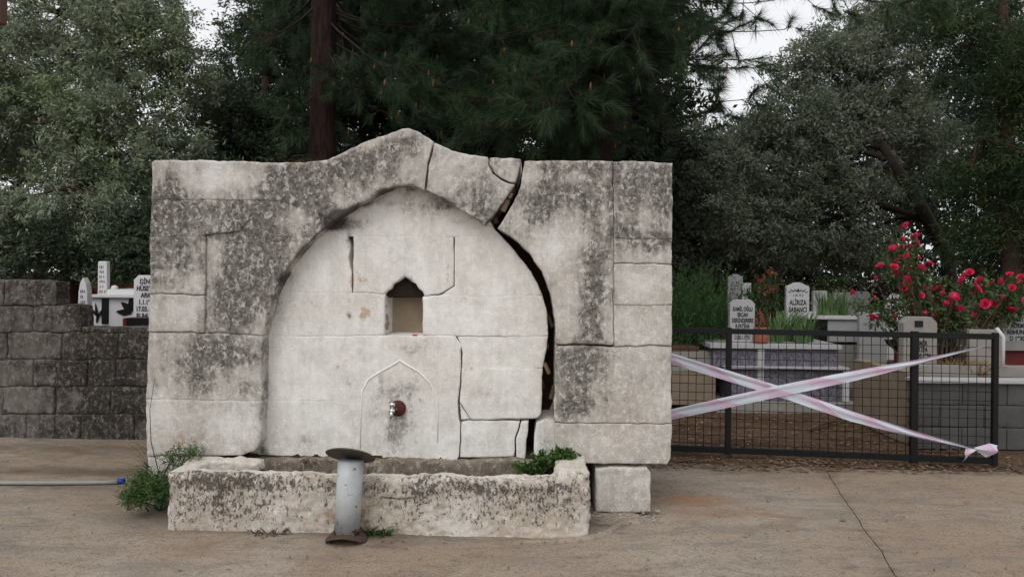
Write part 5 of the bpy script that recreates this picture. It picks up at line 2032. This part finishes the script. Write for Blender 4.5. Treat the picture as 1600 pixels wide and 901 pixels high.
# green bottle
bp = ground_at(247, 803)
mb = MB()
mb.lathe([(.001, 0), (.026, .002), (.030, .012), (.030, .10), (.024, .125), (.012, .15), (.012, .175), (.001, .176)], 18)
o = mb.build('bottle', M['greenglass'])
o.rotation_euler = (R(84), 0, R(196))
o.location = (bp.x - .012, bp.y + .03, .036)
tag(o, 'green bottle lying against the left end of the trough', 'bottle')

# twigs in front of the trough
tp_ = ground_at(420, 838)
mb = MB()
rr_ = random.Random(9)
for k in range(16):
    a = rr_.uniform(0, 6.28)
    p = Vector((rr_.gauss(0, .06), rr_.gauss(0, .03), rr_.uniform(.006, .02)))
    l = rr_.uniform(.03, .09)
    mb.tube([p, p + Vector((math.cos(a) * l * .5, math.sin(a) * l * .3, rr_.uniform(0, .03))), p + Vector((math.cos(a + .4) * l, math.sin(a + .4) * l * .5, rr_.uniform(.0, .035)))], [.004, .0035, .002], 5, False)
o = mb.build('twig_bundle', M['twig'])
o.location = tp_
tag(o, 'small heap of dry twigs in front of the trough', 'twigs')

# fallen branch and pale stones in the cemetery yard
mb = MB()
mb.tube([ground_at(1262, 676) + Vector((0, 0, .03)), ground_at(1285, 669) + Vector((0, 0, .05)), ground_at(1305, 664) + Vector((0, 0, .04))], [.012, .015, .009], 6)
tag(mb.build('fallen_branch', M['twig']), 'pale fallen branch on the earth behind the gate', 'branch')
for k, (px, py, sx, sy, sz, mt, lb) in enumerate([(1085, 628, .70, .35, .07, 'tanconcrete', 'flat pale stone slab lying behind the tape near the fountain'), (1178, 636, .36, .16, .07, 'concrete', 'small pale kerb stone lying where the tapes cross'),
                                                  (1378, 645, .14, .12, .05, 'concrete', 'small pale stone at the corner of the raised plot')]):
    p = ground_at(px, py)
    o = box('loose_stone', (p.x, p.y, -.01), (sx, sy, sz), M[mt], None, .02, rr_.uniform(-.2, .2), rough=.02, cuts=4)
    tag(o, lb, 'stone')

# ------------------------------------------------------------------ litter
def litter(name, label, regions, n, L, W, mat, seed, zmax=.006):
    rng = np.random.default_rng(seed)
    P = []
    for (x0, x1, y0, y1, wt) in regions:
        k = int(n * wt)
        P.append(np.c_[rng.uniform(x0, x1, k), rng.uniform(y0, y1, k), np.zeros(k)])
    P = np.vstack(P)
    m = len(P)
    P[:, 2] = rng.uniform(.012, .012 + zmax, m)
    a = rng.uniform(0, 2 * math.pi, m)
    D = np.c_[np.cos(a), np.sin(a), rng.normal(size=m) * .06]
    s_ = np.c_[-np.sin(a), np.cos(a), rng.normal(size=m) * .15]
    l = (L * rng.uniform(.3, 1.4, m))[:, None]
    w_ = (W * rng.uniform(.5, 1.4, m))[:, None]
    v = np.empty((m, 4, 3))
    v[:, 0] = P
    v[:, 1] = P + D * l * .5 + s_ * w_ * .5
    v[:, 2] = P + D * l
    v[:, 3] = P + D * l * .5 - s_ * w_ * .5
    v[:, :, 2] = np.maximum(v[:, :, 2], .010)
    o = obj(name, npmesh(name, v.reshape(-1, 3), 4), mat)
    return tag(o, label, None, kind='stuff')


litter('leaf_litter', 'dry leaves scattered over the earth behind the gate', [(.4, 4.2, 5.75, 8.2, .7), (.6, 4.5, 5.62, 5.95, .3)], 3200, .05, .022, M['litter'], 91, .012)
litter('yard_debris', 'small dark leaf bits strewn over the concrete yard', [(-3.4, 3.8, 3.3, 5.6, .8), (-4, -1.6, 5.4, 6.4, .2)], 1100, .024, .009, M['litter'], 92)
litter('mortar_crumbs', 'pale mortar crumbs beside the base stone', [(gx_ - .2, gx_ + .28, gy_ - .12, gy_ + .1, 1)], 90, .02, .018, M['marblegrey'], 93, .03)
u0_, v0_ = fplane(478, 252)
pt = FO + FU * u0_ + FN * .12
lit = litter('pine_needle_litter', 'rusty dry pine needles lying on top of the fountain', [(pt.x - .16, pt.x + .10, pt.y - .1, pt.y + .1, 1)], 160, .07, .004, M['bud'], 94, .02)
lit.location.z = v0_ - .008
# green fallen leaf
for px, py in [(1318, 816)]:
    p = ground_at(px, py)
    o = obj('fallen_leaf', npmesh('fallen_leaf', leaves(np.array([(p.x - .03, p.y, .016)]), np.array([(1.0, .1, .05)]), .07, .035, np.random.default_rng(4)), 4), M['iris'])
    tag(o, 'single green leaf lying on the concrete', 'leaf')

# ------------------------------------------------------------------ eave at the top left corner
q = at(0, 20, 3.2)
e = tag(empty('wooden_eave', (q.x - .9, 3.2, 0)), 'corner of a brown wooden eave at the top left', 'eave')
o = box('fascia', (.40, 0, q.z - .052), (1.04, .04, .16), M['wood'], e, .004)
box('rafter', (-.1, .5, q.z + .03), (.08, 1.0, .1), M['wood'], e, .004)
box('post', (-.05, 0.10, 0), (.1, .1, q.z - .055), M['wood'], e, .004)
